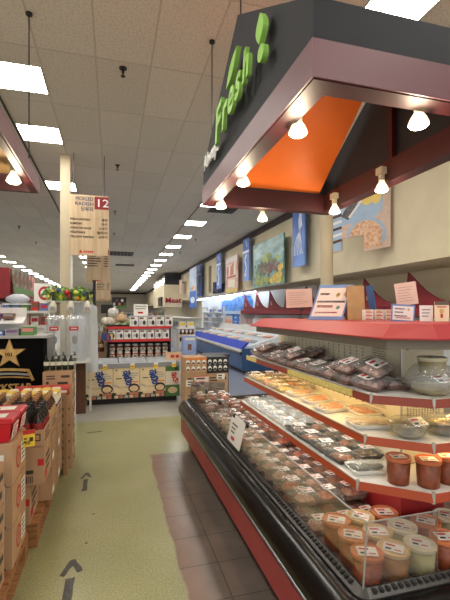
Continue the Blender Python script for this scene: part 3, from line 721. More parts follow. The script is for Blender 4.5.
def card(name, label, px, py0, py1, w, depth_y, m, parts=None, tilt=0.0, base=None, rz=-.35):
    """an upright card on the red top; foot at picture point px, on the plane y = depth_y"""
    p = at_y(px, 312, depth_y); t = thing(name, label, 'card', (p.x, depth_y, TZ if base is None else base), rz)
    d = p.x * ST + depth_y * CT; h = (py1 - py0) / F * d; wd = w / F * d
    mb = MB(); c, s = math.cos(tilt), math.sin(tilt); sh = Sheet(mb, (-wd / 2, 0, 0), Vector((c, 0, s)), Vector((-s, .02, c))); sh.slab(wd, h, .003)
    if parts: parts(sh, wd, h)
    mb.build('card', [m, lab_w, printm, lab_r, blue_f, skin], t); return t, wd, h
def framed(sh, w, h): sh.rect(w * .06, h * .1, w * .94, h * .9, 1); sh.lines(w * .14, h * .78, w * .7, 3, h * .2, h * .08, 2); sh.rect(w * .2, h * .2, w * .8, h * .26, 3); sh.disc(w * .72, h * .72, w * .05, h * .09, 5)
def plain(sh, w, h): sh.lines(w * .15, h * .75, w * .85, 3, h * .2, h * .05, 2)
def figure(sh, w, h): sh.rect(0, h * .82, w, h, 2); sh.disc(w * .48, h * .52, w * .16, h * .11, 5); sh.disc(w * .48, h * .54, w * .10, h * .07, 1); sh.rect(w * .4, h * .18, w * .56, h * .38, 3); sh.rect(w * .15, h * .7, w * .8, h * .75, 3)
card('sign_card', 'small white card in a blue frame on the red top', 402.5, 307, 324.5, 23, 1.72, blue_f, framed, -.06)
card('sign_card', 'plain white printed card right of the blue-framed one', 426.5, 309, 325, 13, 1.66, lab_w, plain)
card('sign_card', 'cream card with a little red figure at the right end of the top', 442, 306, 326, 14, 1.62, mat('cream_card', (238, 226, 190), .6), figure)
def clip_card(label, px, y0, y1, w, Y, tilt, stem_x):
    t, wd, h = card('clip_sign', label, px, y0, y1, w, Y, pinkc, lambda s, a, b: s.lines(a * .12, b * .8, a * .85, 6, b * .12, b * .012, 2), tilt)
    z = (312 - y1) / F * (Vector((t.location.x, Y)).x * ST + Y * CT) + CAMZ - TZ
    c = t.children[0]; c.location.z = z + .004
    MB().cyl((stem_x, .012, 0), (stem_x, .012, z + .03), .0035, n=8).build('stem', blackm, t)
    MB().box((stem_x - .012, .003, z - .012), (stem_x + .012, .022, z + .022)).build('clip', blackm, t); MB().cyl((stem_x, .012, 0), (stem_x, .012, .006), .022, n=12).build('foot', blackm, t)
    c['label'] = 'blank pink card'
clip_card('blank pink card in a black clip stand near the right red awning', 408, 284.5, 307, 21, 1.80, .13, .012)
clip_card('blank pink card in a black clip stand left of the tent signs', 299.5, 290, 308.5, 26, 2.62, .04, .012)
# little boxes stacked left of the framed card
mb = MB
kx = None
def make_smallbox():
    t = thing('snack_box', 'box', 'box'); m = MB().box((-.022, -.03, 0), (.022, .03, .02)); s = Sheet(m, (-.022, -.03, 0), X1, Z1); s.rect(.004, .003, .04, .008, 1); s.rect(.004, .011, .03, .016, 2)
    m.build('carton', [lab_w, lab_r, skin], t); return t
sb = Kind(make_smallbox)
for i in range(3):
    for j in range(3):
        p = at_y(367.5 + 10.2 * i, 312, 1.98); sb.put((p.x, 1.98, TZ + .0205 * j), -.35, 'small white and red printed box stacked left of the blue-framed card', 'small boxes on the red top')
# ------------------------------------------------------------------ left: pallets, cartons, bottles
wood = mat('pallet_wood', (150, 104, 62), .75, .22, 6, stretch=(1, 8, 8)); card_m = mat('carton_board', (182, 147, 114), .8, .06, 5); card_d = mat('carton_dark', (158, 124, 94), .8, .06, 5)
red_t = mat('red_tub', (190, 22, 36), .35, .05, 6); tape = mat('carton_tape', (200, 152, 84), .5); ink = mat('carton_ink', (64, 54, 46), .7); red_i = mat('red_ink', (196, 44, 44), .7)
def pallet(label, x0, x1, y0, y1):
    t = thing('wooden_pallet', label, 'pallet', ((x0 + x1) / 2, (y0 + y1) / 2, 0)); w, d = (x1 - x0) / 2, (y1 - y0) / 2
    for k in range(3):
        y = (-1 + k) * (d - .05)
        for j in range(3):
            x = (-1 + j) * (w - .05); MB().box((x - .05, y - .05, .018), (x + .05, y + .05, .108)).build('block', wood, t)
    for j in range(3):
        x = (-1 + j) * (w - .05); MB().box((x - .05, -d, 0), (x + .05, d, .018)).build('bottom_board', wood, t)
        MB().box((x - .05, -d, .108), (x + .05, d, .126)).build('stringer', wood, t)
    n = 7
    for k in range(n):
        y = -d + 2 * d * k / n; MB().box((-w, y + .01, .126), (w, y + 2 * d / n - .012, .144)).build('deck_board', wood, t)
pallet('wooden pallet on the floor under the nearest stack of brown cartons', -1.52, -.50, 1.55, 2.72)
pallet('wooden pallet under the bottle cartons behind the nearest one', -1.50, -.46, 2.78, 3.92)
def make_carton(w, d, hgt, style, name='carton'):
    """front face looks down -y, right side looks down +x; origin at the middle of the base"""
    def f():
        t = thing(name, 'carton', 'box'); a, b = w / 2, d / 2; h = hgt - .004
        mb = MB().box((-a, -b, 0), (a, b, h)); mb.box((-a - .0006, -.022, h - .05), (a + .0006, .022, h + .0008), 1)
        fr = Sheet(mb, (-a, -b, 0), X1, Z1); sd = Sheet(mb, (a, -b, 0), Y1, Z1)
        if style == 'apple':          # red ring mark and white slip on the sides
            for s, W_ in ((fr, w), (sd, d)):
                s.disc(W_ * .42, h * .5, .055, .062, 3); s.disc(W_ * .42, h * .5, .040, .046, 0, .002); s.stroke([(W_ * .36, h * .40), (W_ * .44, h * .62), (W_ * .49, h * .42)], .010, 3, .0026)
                s.rect(W_ * .62, h * .2, W_ * .9, h * .78, 4); s.lines(W_ * .65, h * .7, W_ * .88, 4, h * .12, h * .05, 2, .002)
            fr.lines(w * .68, h * .2, w * .95, 3, .016, .009, 2, .002)
        elif style == 'bar':          # red lettering, bar code, red band on the corner
            fr.lines(w * .1, h * .66, w * .62, 1, .02, .012, 3); fr.rect(w * .62, h * .45, w * .98, h * .7, 3) if False else None
            fr.rect(w * .88, h * .5, w, h * .68, 3); fr.rect(w * .12, h * .30, w * .42, h * .40, 3); fr.rect(w * .46, h * .30, w * .80, h * .40, 2)
            x = w * .12
            while x < w * .8: q = R(.003, .008); fr.rect(x, h * .06, x + q, h * .24, 2); x += q + R(.003, .006)
            sd.lines(d * .2, h * .7, d * .8, 3, h * .18, h * .09, 2); sd.rect(d * .1, h * .1, d * .35, h * .3, 3)
        elif style == 'print':        # dark print in two groups
            for s, W_ in ((fr, w), (sd, d)):
                s.lines(W_ * .12, h * .78, W_ * .5, 2, h * .16, h * .08, 2); s.disc(W_ * .16, h * .32, W_ * .05, h * .10, 2); s.rect(W_ * .5, h * .18, W_ * .85, h * .36, 2); s.rect(W_ * .62, h * .62, W_ * .92, h * .78, 2)
        elif style == 'dark':
            sd.rect(0, h * .02, d, h * .98, 5); sd.lines(d * .1, h * .8, d * .9, 3, h * .2, h * .09, 0, .002); sd.rect(d * .1, h * .1, d * .4, h * .3, 4, .002); fr.lines(w * .1, h * .7, w * .8, 3, h * .2, h * .08, 2)
        mb.build('box', [card_m, tape, ink, red_i, lab_w, card_d], t)
        m = MB(); m.box((-a + .008, -b + .008, h), (a - .008, -.0015, h + .0072)); m.box((-a + .008, .0015, h), (a - .008, b - .008, h + .0072)); m.build('flap', card_m, t)
        return t
    return f
AP = Kind(make_carton(.40, .34, .2165, 'apple'))
for k in range(3): AP.put((-.705, 2.50, .144 + .2205 * k), 0, ('bottom', 'middle', 'top')[k] + ' carton with red ring marks in the nearest stack on the pallet')
A2 = Kind(make_carton(.42, .30, .1985, 'print'))
for k in range(3): A2.put((-.735, 2.10, .144 + .2025 * k), 0, ('lowest', 'middle', 'topmost')[k] + ' brown carton of the stack cut off by the left edge, in front')
def make_tub():
    t = thing('plastic_tub', 'tub', 'tub'); mb = MB(); L_ = lambda i, z: [(sx * (.17 - i), sy * (.085 - i), z) for sx, sy in ((-1, -1), (1, -1), (1, 1), (-1, 1))]
    mb.loft([L_(.018, 0), L_(.004, .10)], caps=True).build('tub', red_t, t)
    mb = MB().loft([L_(.0, .098), L_(-.006, .104), L_(-.006, .120), L_(.0, .126)], caps=True); s = Sheet(mb, (-.15, -.065, .126), X1, Y1); s.rect(.03, .02, .28, .11, 1); s.rect(.06, .045, .2, .07, 0, .003); mb.build('lid', [red_t, lab_w], t)
    mb = MB(); s = Sheet(mb, (.163, -.06, .012), Y1, Vector((.16, 0, 1))); s.slab(.12, .078, .001); s.lines(.01, .068, .11, 4, .017, .009, 1); mb.build('side_label', [lab_w, red_i], t)
    return t
TB = Kind(make_tub)
TB.put((-.68, 2.425, .809), 0, 'red plastic tub with a white side label on top of the nearest cartons'); TB.put((-.675, 2.605, .809), 0, 'red plastic tub behind another on the nearest cartons, beside the bottles')
t = thing('price_tag', 'yellow price tag with a red top hanging by the red tubs', 'price tag', (-.49, 2.62, .70))
mb = MB(); s = Sheet(mb, (-.02, -.03, 0), Vector((1, .35, 0)), Z1); s.slab(.07, .10, .002); s.rect(0, .075, .07, .10, 1); s.lines(.01, .055, .03, 2, .02, .01, 2); s.rect(.04, .03, .06, .055, 2)
mb.build('tag', [mat('tag_yellow', (238, 204, 60), .5), red_i, ink, lab_w], t); letters('price_digits', '10', .03, (-.005, -.034, .018), Vector((1, .35, 0)), Z1, ink, t)
t = thing('price_sign', 'white price sign in a clear sleeve with red digits at the left edge', 'sign', (-.615, 2.29, .30))
mb = MB(); s = Sheet(mb, (-.12, 0, 0), X1, Vector((0, .05, 1))); s.slab(.20, .30, .003); s.lines(.03, .27, .19, 2, .03, .015, 1); s.rect(.01, .02, .19, .03, 1); mb.build('card', [lab_w, printm], t)
letters('price_digits', '9', .15, (.0, -.004, .06), X1, Vector((0, .05, 1)), red_i, t)
MB().box((-.125, -.012, -.01), (.085, -.009, .335)).build('sleeve', film('sleeve', (250, 250, 250), .2, .1), t)
# cartons of bottles
CB = Kind(make_carton(.31, .315, .245, 'bar')); CD = Kind(make_carton(.31, .315, .245, 'dark'))
def make_tray():
    t = thing('open_carton', 'carton', 'box'); a, b, h = .155, .158, .10
    mb = MB(); mb.box((-a, -b, 0), (a, b, .004)); mb.box((-a, -b, .004), (a, -b + .004, h)); mb.box((-a, b - .004, .004), (a, b, h)); mb.box((-a, -b + .004, .004), (-a + .004, b - .004, h)); mb.box((a - .004, -b + .004, .004), (a, b - .004, h))
    s = Sheet(mb, (-a, -b, 0), X1, Z1); s.rect(.20, .03, .29, .075, 1); s.rect(.207, .037, .283, .068, 0, .002); s.lines(.215, .062, .275, 3, .009, .005, 1, .003)
    s = Sheet(mb, (a, -b, 0), Y1, Z1); s.lines(.03, .08, .28, 3, .025, .012, 1)
    mb.build('tray', [card_m, ink], t); return t
OT = Kind(make_tray)
def make_bottle(r, h, bodym, capm, labm, bandm):
    def f():
        t = thing('sauce_bottle', 'bottle', 'bottle')
        MB().lathe([(r * .9, 0), (r, .006), (r, h * .6), (r * .8, h * .7), (r * .38, h * .82), (r * .36, h * .9)], n=12).build('bottle', bodym, t, smooth=True)
        MB().lathe([(r * .46, h * .88), (r * .46, h), (r * .40, h + .003)], n=10).build('cap', capm, t)
        MB().lathe([(r * 1.015, h * .34), (r * 1.015, h * .60)], n=12, caps=False).build('sticker', labm, t, smooth=True)
        return t
    return f
dk = mat('dark_bottle', (30, 20, 18), .2); tancap = mat('tan_cap', (176, 128, 84), .5); blkcap = mat('black_cap', (30, 30, 32), .35)
bt = Kind(make_bottle(.036, .235, mat('amber_bottle', (74, 42, 26), .25), tancap, mat('label_tan', (196, 160, 110), .6), None)); bk = Kind(make_bottle(.036, .225, dk, blkcap, mat('label_maroon', (140, 34, 36), .5, .2, 60), None))
n = 0
for ci, cx in enumerate((-.575, -.905, -1.235)):
    for cy_i, cy in enumerate((2.945, 3.275, 3.605)):
        pos = ('front', 'middle', 'back')[cy_i]
        if ci == 0:
            low = CB if cy_i == 0 else CD
            low.put((cx - .085 if cy_i == 0 else cx, cy, .145), 0, 'lowest brown carton under the ' + pos + ' bottle tray along the aisle')
            low.put((cx, cy, .395), 0, 'upper brown carton under the ' + pos + ' bottle tray along the aisle')
        else:
            CD.put((cx, cy, .145), 0, 'lower carton under the inner bottle trays, away from the aisle', 'inner cartons under the bottles'); CD.put((cx, cy, .395), 0, 'upper carton under the inner bottle trays, away from the aisle', 'inner upper cartons under the bottles')
        OT.put((cx, cy, .645), 0, ('open carton holding black-capped bottles, nearest along the aisle', 'open carton of bottles, second along the aisle', 'open carton of tubs, third along the aisle')[cy_i] if ci == 0 else 'open carton of tan-capped bottles away from the aisle', None if ci == 0 else 'inner open cartons')
        if cy_i == 2: continue
        for i in range(4):
            for j in range(4):
                x, y = cx - .113 + .075 * i, cy - .113 + .075 * j
                if ci == 0 and cy_i == 0 and not (i == 0 and j > 1): bk.put((x, y, .650), R(0, 6), 'black-capped dark sauce bottle with a maroon label in the nearest open carton', 'black-capped bottles')
                else: bt.put((x, y, .650), R(0, 6), 'tan-capped amber bottle in the open cartons beside the red tubs', 'tan-capped bottles')
ty = mat('tub_yellow', (226, 190, 70), .45); tw = mat('tub_white', (228, 220, 200), .5); tr = mat('bag_red', (186, 62, 56), .4, .2, 30); tbl = mat('print_blue', (50, 66, 120), .5)
def make_spread(capm):
    def f():
        t = thing('spread_jar', 'jar', 'jar'); MB().lathe([(.036, 0), (.038, .01), (.038, .15), (.03, .165)], n=14).build('jar', tw, t, smooth=True)
        MB().lathe([(.036, .163), (.036, .195), (.033, .198)], n=14).build('lid', capm, t); MB().lathe([(.0385, .04), (.0385, .11)], n=14, caps=False).build('sticker', tbl, t); return t
    return f
yj, wj = Kind(make_spread(ty)), Kind(make_spread(tw))
for ci, cx in enumerate((-.575, -.905, -1.235)):
    for i in range(4):
        for j in range(4):
            if ci == 2 or (ci == 1 and i < 2): bt.put((cx - .113 + .075 * i, 3.605 - .113 + .075 * j, .650), R(0, 6), 'tan-capped amber bottle in the open cartons beside the red tubs', 'tan-capped bottles')
            elif (i + j) % 3: yj.put((cx - .113 + .075 * i, 3.605 - .113 + .075 * j, .650), 0, 'yellow-lidded jar behind the bottles', 'yellow-lidded jars')
            else: wj.put((cx - .113 + .075 * i, 3.605 - .113 + .075 * j, .650), 0, 'white-lidded jar among the yellow-lidded ones behind the bottles', 'white-lidded jars')
def make_bag():
    t = thing('snack_bag', 'bag', 'bag'); MB().loft([[(-.04, -.002, 0), (.04, -.002, 0), (.04, .002, 0), (-.04, .002, 0)], [(-.045, -.03, .03), (.045, -.03, .03), (.045, .03, .03), (-.045, .03, .03)], [(-.042, -.02, .07), (.042, -.02, .07), (.042, .02, .07), (-.042, .02, .07)], [(-.045, -.002, .10), (.045, -.002, .10), (.045, .002, .10), (-.045, .002, .10)]], caps=True).build('bag', tr, t)
    m = MB(); Sheet(m, (-.03, -.033, .02), X1, Z1).rect(0, 0, .06, .03, 0); m.build('print', tw, t); return t
bg = Kind(make_bag)
t = thing('wooden_crate', 'low brown crate holding red bags behind the jars', 'crate', (-.63, 4.01, 0)); m = MB().box((-.23, -.075, .70), (.23, .075, .72)); m.box((-.23, -.08, .72), (.23, -.075, .76)); m.box((-.23, -.075, 0), (-.20, .075, .70)); m.box((.20, -.075, 0), (.23, .075, .70)); m.build('crate', card_d, t)
for i in range(5): bg.put((-.80 + .092 * i, 4.02, .722), R(-.1, .1), 'red snack bag standing in the row behind the yellow-lidded jars', 'red bags behind the jars')
ST_ = Kind(make_carton(.26, .30, .152, 'print'))
for k in range(6): ST_.put((-.50, 4.25, .156 * k), 0, ('lowest', 'second lowest', 'third', 'fourth', 'fifth', 'topmost')[k] + ' carton in the tall brown stack at the end of the left row')
gb = Kind(make_bottle(.026, .135, mat('green_bottle', (26, 34, 24), .2), blkcap, mat('label_pale', (214, 214, 196), .6), None))
for i in range(5): gb.put((-.605 + .055 * i, 4.17, .940), 0, 'dark bottle with a pale label in the row on top of the tall carton stack', 'dark bottles on the stack')
# black star display
sd_ = thing('star_display', 'black drink display with a big gold star at the left edge', 'display', (-1.30, 4.75, 0)); gold = mat('gold_print', (198, 160, 96), .35, .15, 14, metal=.4); gold_d = mat('gold_dark', (120, 92, 44), .4, metal=.4)
MB().box((-.60, -.14, 0), (.60, .25, 1.225)).build('panel', mat('display_black', (5, 5, 6), .8, spec=.1), sd_); MB().box((-.62, -.16, 1.225), (.64, .28, 1.25)).build('top_shelf', mat('shelf_grey', (166, 166, 164), .4), sd_)
sc = at_y(9.5, 354, 4.61); sx_, sz_ = sc.x + 1.30, sc.z
def star(r, q, h=0): return [(r * (1 if k % 2 == 0 else .40) * math.sin(PI * k / 5), r * (1 if k % 2 == 0 else .40) * math.cos(PI * k / 5)) for k in range(10)]
for nm, r, mm, th in (('star_outline', .168, gold_d, .004), ('star', .150, gold, .008)):
    MB().prism([(sx_ + a, -.14, sz_ + b) for a, b in star(r, 0)], (0, -th, 0)).build(nm, mm, sd_)
letters('star_digits', '101', .052, (sx_ - .045, -.149, sz_ - .022), X1, Z1, mat('display_black', (5, 5, 6), .8, spec=.1), sd_, bold=.001)
m = MB(); s = Sheet(m, (sx_, -.141, sz_), X1, Z1)
def arc(rad, w, z0, mi, x1): s.stroke([(-.30 + (x1 + .30) * k / 8, z0 + .018 * math.sin(PI * k / 8)) for k in range(9)], w, mi)
arc(0, .028, -.178, 0, .19); arc(0, .022, -.222, 1, .19); arc(0, .014, -.256, 0, .20); s.stroke([(.18, -.178), (.225, -.285)], .03, 0); m.build('gold_band', [gold, mat('silver_print', (150, 150, 150), .4)], sd_)
letters('gold_lettering', 'ROCKSTAR', .105, (sx_ - .285, -.142, sz_ - .385), X1, Z1, gold, sd_, bold=.003, width=.50)
t = thing('steel_post', 'grey steel post at the right end of the black star display', 'post', (-.645, 4.75, 0)); MB().box((-.03, -.06, 0), (.035, .02, 1.225)).build('post', mat('post_grey', (120, 118, 114), .3, metal=.7), t); MB().box((-.03, -.065, .55), (.035, -.06, .85)).build('plate', mat('post_light', (170, 168, 164), .3, metal=.6), t)
def goods(name, label, cat, p, w, d, h, cols, n, group=None, rz=0):
    """a small printed pack: body and a label band"""
    t = thing(name, label, cat, p, rz, group); MB().box((-w / 2, -d / 2, 0), (w / 2, d / 2, h)).build('body', cols[0], t)
    m = MB(); sh = Sheet(m, (-w / 2, -d / 2, 0), X1, Z1); sh.rect(w * .08, h * .45, w * .92, h * .85, 0); m.build('print', cols[1], t); return t
wht, blu, pnk, gry, prp = mat('goods_white', (226, 224, 222), .5), mat('goods_blue', (92, 116, 176), .5), mat('goods_pink', (214, 130, 126), .5), mat('goods_grey', (150, 150, 152), .5), mat('goods_purple', (120, 84, 128), .5)
brn = mat('goods_brown', (120, 82, 60), .5); redg = mat('goods_red', (188, 46, 50), .5); grn2 = mat('goods_green', (92, 140, 74), .5)
pal = [wht, blu, pnk, redg, gry, prp, brn, grn2]
# trays of goods on the star display, wire rack beside it
for k in range(6):
    p = (-1.62 + .15 * k, 4.78, 1.25)
    goods('goods_pack', 'pack lying on the grey shelf above the black star display', 'package', p, .13, .18, .05 + .02 * (k % 3), (pal[(k * 3) % 8], pal[(k * 5 + 1) % 8]), k, 'packs on the star display')
t = thing('open_tray', 'white slanted tray of goods above the black star display', 'tray', (-1.36, 4.93, 1.25)); m = MB().box((-.42, -.03, .0), (.42, .10, .02)); m.hull8([(-.42, -.12, .12), (.42, -.12, .12), (.42, .1, .19), (-.42, .1, .19), (-.42, -.12, .13), (.42, -.12, .13), (.42, .1, .20), (-.42, .1, .20)]); m.box((-.42, .08, 0), (.42, .1, .30)); m.build('tray', wht, t)
for k in range(5): goods('goods_pack', 'pack on the slanted white tray at the left edge', 'package', (-1.62 + .13 * k, 4.93, 1.425), .11, .10, .06, (pal[(k + 2) % 8], pal[k % 8]), k, 'packs on the slanted tray')
wr = thing('wire_rack', 'white wire rack of small goods behind the star display', 'rack', (-1.55, 6.9, 0)); rackw = mat('rack_white', (216, 214, 208), .45)
for x in (-.62, .62):
    for y in (-.18, .18): MB().cyl((x, y, 0), (x, y, 1.75), .014, n=8).build('upright', rackw, wr)
for z in (.35, .75, 1.05, 1.28, 1.50): 
    m = MB(); m.box((-.64, -.2, z - .012), (.64, .2, z)); m.box((-.64, -.21, z - .02), (.64, -.2, z + .02)); m.build('shelf', rackw, wr)
for zi, z in enumerate((1.05, 1.28, 1.50)):
    for k in range(9):
        h = R(.10, .17); goods('goods_pack', 'small pack standing on the white wire rack, ' + ('lower', 'middle', 'upper')[zi] + ' visible shelf', 'package', (-1.55 - .53 + .132 * k, 6.84, z), .10, .12, h, (pal[random.randrange(8)], pal[random.randrange(8)]), k, 'packs on the wire rack, ' + ('lower', 'middle', 'upper')[zi])
bagm = film('white_bag', (225, 230, 240), .3, .3, .55, (225, 230, 238), bump=.6)
for k, (x, lab) in enumerate(((-1.95, 'bluish plastic bag bundle on top of the white wire rack, left'), (-1.40, 'white plastic bag bundle on top of the white wire rack, right'))):
    t = thing('plastic_bag', lab, 'bag', (x, 6.85, 1.62)); MB().blob((0, 0, .08), .11, 1.5, .8, .7, 12, 8, .12).build('bag', bagm, t, smooth=True); m = MB().box((-.2, -.1, -.01), (.2, .1, .01)); m.build('tray', blu if k == 0 else wht, t)
# red shelf header with a row of posters, far left
hd = thing('shelf_header', 'dark red shelf header with a row of angled posters, upper left', 'header', (0, 0, 0)); hred = mat('header_red', (136, 20, 26), .4, .05, 4)
MB().box((-2.9, 8.0, 1.75), (-1.78, 8.5, 2.30)).build('end_box', hred, hd)
m = MB().prism([(-1.80, 8.1, 1.74), (-1.60, 8.1, 1.70), (-1.60, 8.1, 1.76), (-1.80, 8.1, 1.82)], (-.0, 2.4, 0)); m.build('lip', mat('lip_red', (150, 60, 64), .4), hd)
MB().box((-2.9, 8.5, 1.75), (-1.81, 10.6, 2.2)).build('header_body', hred, hd)
m = MB(); s = Sheet(m, (-2.905, 7.995, 1.72), X1, Z1); s.rect(.05, .33, .9, .50, 0); s.rect(.05, .08, .9, .25, 0); m.build('inset_panel', mat('header_dark', (96, 12, 18), .4), hd)
pc = [mat('poster_green', (82, 96, 70), .5, col2=(170, 150, 130), scale=9), mat('poster_dark', (70, 60, 54), .5, col2=(150, 120, 110), scale=9), mat('poster_pink', (206, 120, 116), .5, col2=(224, 190, 180), scale=8), mat('poster_red', (186, 66, 66), .5, col2=(214, 160, 150), scale=8)]
for k in range(6):
    t = thing('poster_board', ('dark green food poster in the row on the red header, nearest end', 'pinkish food poster in the row on the red header, far end')[k > 3], 'poster', (-1.72, 8.12 + .37 * k, 1.83), 0, ('nearer posters on the red header', 'farther posters on the red header')[k > 3])
    m = MB(); s = Sheet(m, (0, 0, 0), Vector((.05, 1, 0)), Vector((-.12, 0, 1))); s.slab(.35, .48, .01); m.build('board', [pc[(0, 1, 0, 1, 3, 2)[k]]], t)
    m = MB(); s = Sheet(m, (0.0, 0, 0), Vector((.05, 1, 0)), Vector((-.12, 0, 1)), .004); s.rect(.03, .03, .32, .14, 0); s.disc(.17, .30, .11, .10, 1, n=10); m.build('picture', [grn2 if k < 5 else wht, pnk if k > 4 else brn], t)
# gondola of goods under the header
gd = thing('shelf_unit', 'white shelf unit of goods under the red header, far left', 'shelf', (-2.42, 9.4, 0)); 
for z in (.2, .6, 1.0, 1.3, 1.55): MB().box((-.4, -1.2, z - .02), (.4, 1.2, z)).build('shelf', rackw, gd)
MB().box((-.42, 1.18, 0), (.42, 1.22, 1.745)).build('end_panel', rackw, gd); MB().box((-.42, -1.22, 1.55), (.42, -1.18, 1.745)).build('end_panel', rackw, gd)
for zi, z in enumerate((1.0, 1.3)):
    for k in range(8): goods('goods_pack', 'pack on the shelf unit under the red header, ' + ('lower', 'upper')[zi] + ' row', 'package', (-2.15, 8.35 + .29 * k, z), .2, .2, R(.12, .22), (pal[random.randrange(8)], pal[random.randrange(8)]), k, 'packs under the red header, ' + ('lower', 'upper')[zi])
p = at_y(34, 303, 8.0); t = thing('wall_poster', 'white poster with a red ring behind the white wire rack', 'poster', (p.x, 8.0, p.z)); m = MB(); s = Sheet(m, (0, 0, 0), X1, Z1); s.slab(.30, .36, .01); s.disc(.18, .18, .11, .13, 1); s.disc(.18, .18, .07, .08, 0, .003); s.poly([(.13, .1), (.28, .3), (.24, .32), (.10, .14)], 2, .004); m.build('board', [lab_w, red_i, grn2], t); MB().cyl((.18, .02, -p.z), (.18, .02, 0), .012, n=8).build('pole', rackw, t)
# wrapped display rack with garland
vr = thing('garland_rack', 'tall rack with a wooden end board under a fruit garland, by the column', 'rack', (-.61, 6.30, 0)); woodb = mat('brown_board', (92, 58, 40), .6, .15, 5, stretch=(6, 6, 1))
MB().box((.10, -.05, 0), (.235, -.01, .78)).build('end_board', woodb, vr)
for x in (-.30, .28): MB().box((x, .10, 0), (x + .03, .13, 1.66)).build('upright', rackw, vr)
for z, y0 in ((.80, -.36), (1.66, -.08)): MB().box((-.30, y0, z - .02), (.31, .13, z)).build('shelf', rackw, vr)
for k in range(3): gb.put((-.76 + .10 * k + (.05 if k == 2 else 0), 6.06, .802), 0, 'dark bottle with a green label inside the clear plastic display', 'bottles in the plastic display')
fr_ = film('frosted_plastic', (250, 251, 252), .2, .2, .16, (232, 236, 240), bump=.3)
for k, (x, lab) in enumerate(((-.755, 'left clear plastic bin with a red sticker under the garland'), (-.495, 'right clear plastic bin with a red sticker under the garland'))):
    t = thing('plastic_bin', lab, 'bin', (x, 6.10, .802))
    m = MB(); L_ = lambda i, z: [(sx * (.125 - i), sy * (.12 - i), z) for sx, sy in ((-1, -1), (1, -1), (1, 1), (-1, 1))]
    m.loft([L_(0, .002), L_(0, .52), L_(-.004, .525), L_(-.004, .585)], caps=False).build('bin', fr_, t); MB().loft([L_(-.005, .586), L_(-.005, .60), L_(.03, .65)], caps=True).build('lid', fr_, t)
    m = MB(); s = Sheet(m, (-.08, -.1225, .44), X1, Z1); s.rect(.0, 0, .12, .055, 0); s.rect(.02, .02, .10, .035, 1, .003); m.build('sticker', [red_i, lab_w], t); m = MB(); Sheet(m, (-.05, -.1225, .26), X1, Z1).disc(.04, .05, .035, .06, 0); m.build('print', gry, t)
t = thing('plastic_sheet', 'bluish translucent plastic sheet draped behind the clear bins', 'sheet', (-.46, 6.447, 0)); m = MB(); nx = 10
A = [(-.14 + .40 * k / nx, .012 * math.sin(k * 2.1), .62 - .05 * (k / nx)) for k in range(nx + 1)]; B = [(-.12 + .36 * k / nx, .012 * math.sin(k * 1.7), 1.66 - .30 * max(0, k / nx - .7)) for k in range(nx + 1)]
m.loft([A, [(a[0] * .5 + b[0] * .5, a[1] + b[1], (a[2] + b[2]) / 2) for a, b in zip(A, B)], B], close=False); m.build('sheet', film('blue_sheet', (236, 242, 250), .2, .3, .72, (232, 240, 250), bump=.5), t, smooth=True)
gl = thing('fruit_garland', 'garland of leaves and fruit along the top of the tall rack', 'garland', (-.61, 6.30, 1.662)); leafm = mat('leaf_green', (130, 166, 76), .6, .45, 14)
m = MB()
for k in range(420):
    a = R(-.30, .30); c = Vector((a, R(-.12, .08), R(.01, .20 - .12 * abs(a)))); q = Vector((R(-1, 1), R(-1, 1), R(-1, 1))).normalized(); e = q.cross(Vector((R(-1, 1), R(-1, 1), R(-1, 1)))).normalized(); l = R(.05, .085)
    m.poly([c, c + q * l * .5 + e * l * .3, c + q * l, c + q * l * .5 - e * l * .3])
m.build('leaves', leafm, gl)['kind'] = 'stuff'
fc = {'lemon': (mat('fruit_yellow', (226, 206, 60), .4), .035), 'orange': (mat('fruit_orange', (232, 150, 50), .4), .032), 'grape': (mat('fruit_blue', (60, 80, 150), .4), .03), 'apple': (mat('fruit_red', (186, 40, 40), .4), .04)}
for k, (nm, x, z) in enumerate((('lemon', -.27, .05), ('orange', -.21, .13), ('grape', -.13, .15), ('lemon', -.10, .05), ('apple', -.02, .12), ('apple', .02, .06), ('lemon', .10, .12), ('orange', .13, .04), ('lemon', .20, .03), ('grape', .22, .11), ('lemon', .27, .06))):
    MB().blob((x, -.09, z), fc[nm][1], 1, 1, 1, 10, 8).build(nm, fc[nm][0], gl, smooth=True)
for k, px in enumerate((53, 71, 87.5)):
    p = at_y(px, 309, 6.10); t = thing('hanging_ornament', ('white jug-shaped ornament hung below the garland, left', 'white jug-shaped ornament hung below the garland, middle', 'white jug-shaped ornament hung below the garland, right')[k], 'ornament', (p.x, 6.10, p.z - .06))
    MB().lathe([(.04, 0), (.05, .03), (.05, .11), (.03, .15), (.018, .18)], n=12).build('jug', mat('ornament_white', (214, 206, 190), .4), t, smooth=True); MB().lathe([(.02, .18), (.02, .30), (.016, .305)], n=10).build('cap', blackm, t); m = MB(); s = Sheet(m, (-.03, -.052, .04), X1, Z1); s.rect(0, 0, .06, .05, 0); m.build('print', gry, t)
for k, px in enumerate((49.5, 54)):
    p = at_y(px, 345, 6.75); t = thing('white_pole', ('left', 'right')[k] + ' one of the two thin white poles of the ladder frame by the rack', 'pole', (p.x, 6.75, 0)); MB().cyl((0, 0, 0), (0, 0, 1.66), .014, n=8).build('pole', rackw, t)
t = thing('drain_pipe', 'thin white pipe running down beside the cream column', 'pipe', (-.70, 7.66, 0)); MB().cyl((0, 0, 0), (0, 0, 2.55), .022, n=10).build('pipe', rackw, t); MB().cyl((0, 0, 2.55), (0, 0, 2.57), .028, n=10).build('collar', rackw, t)
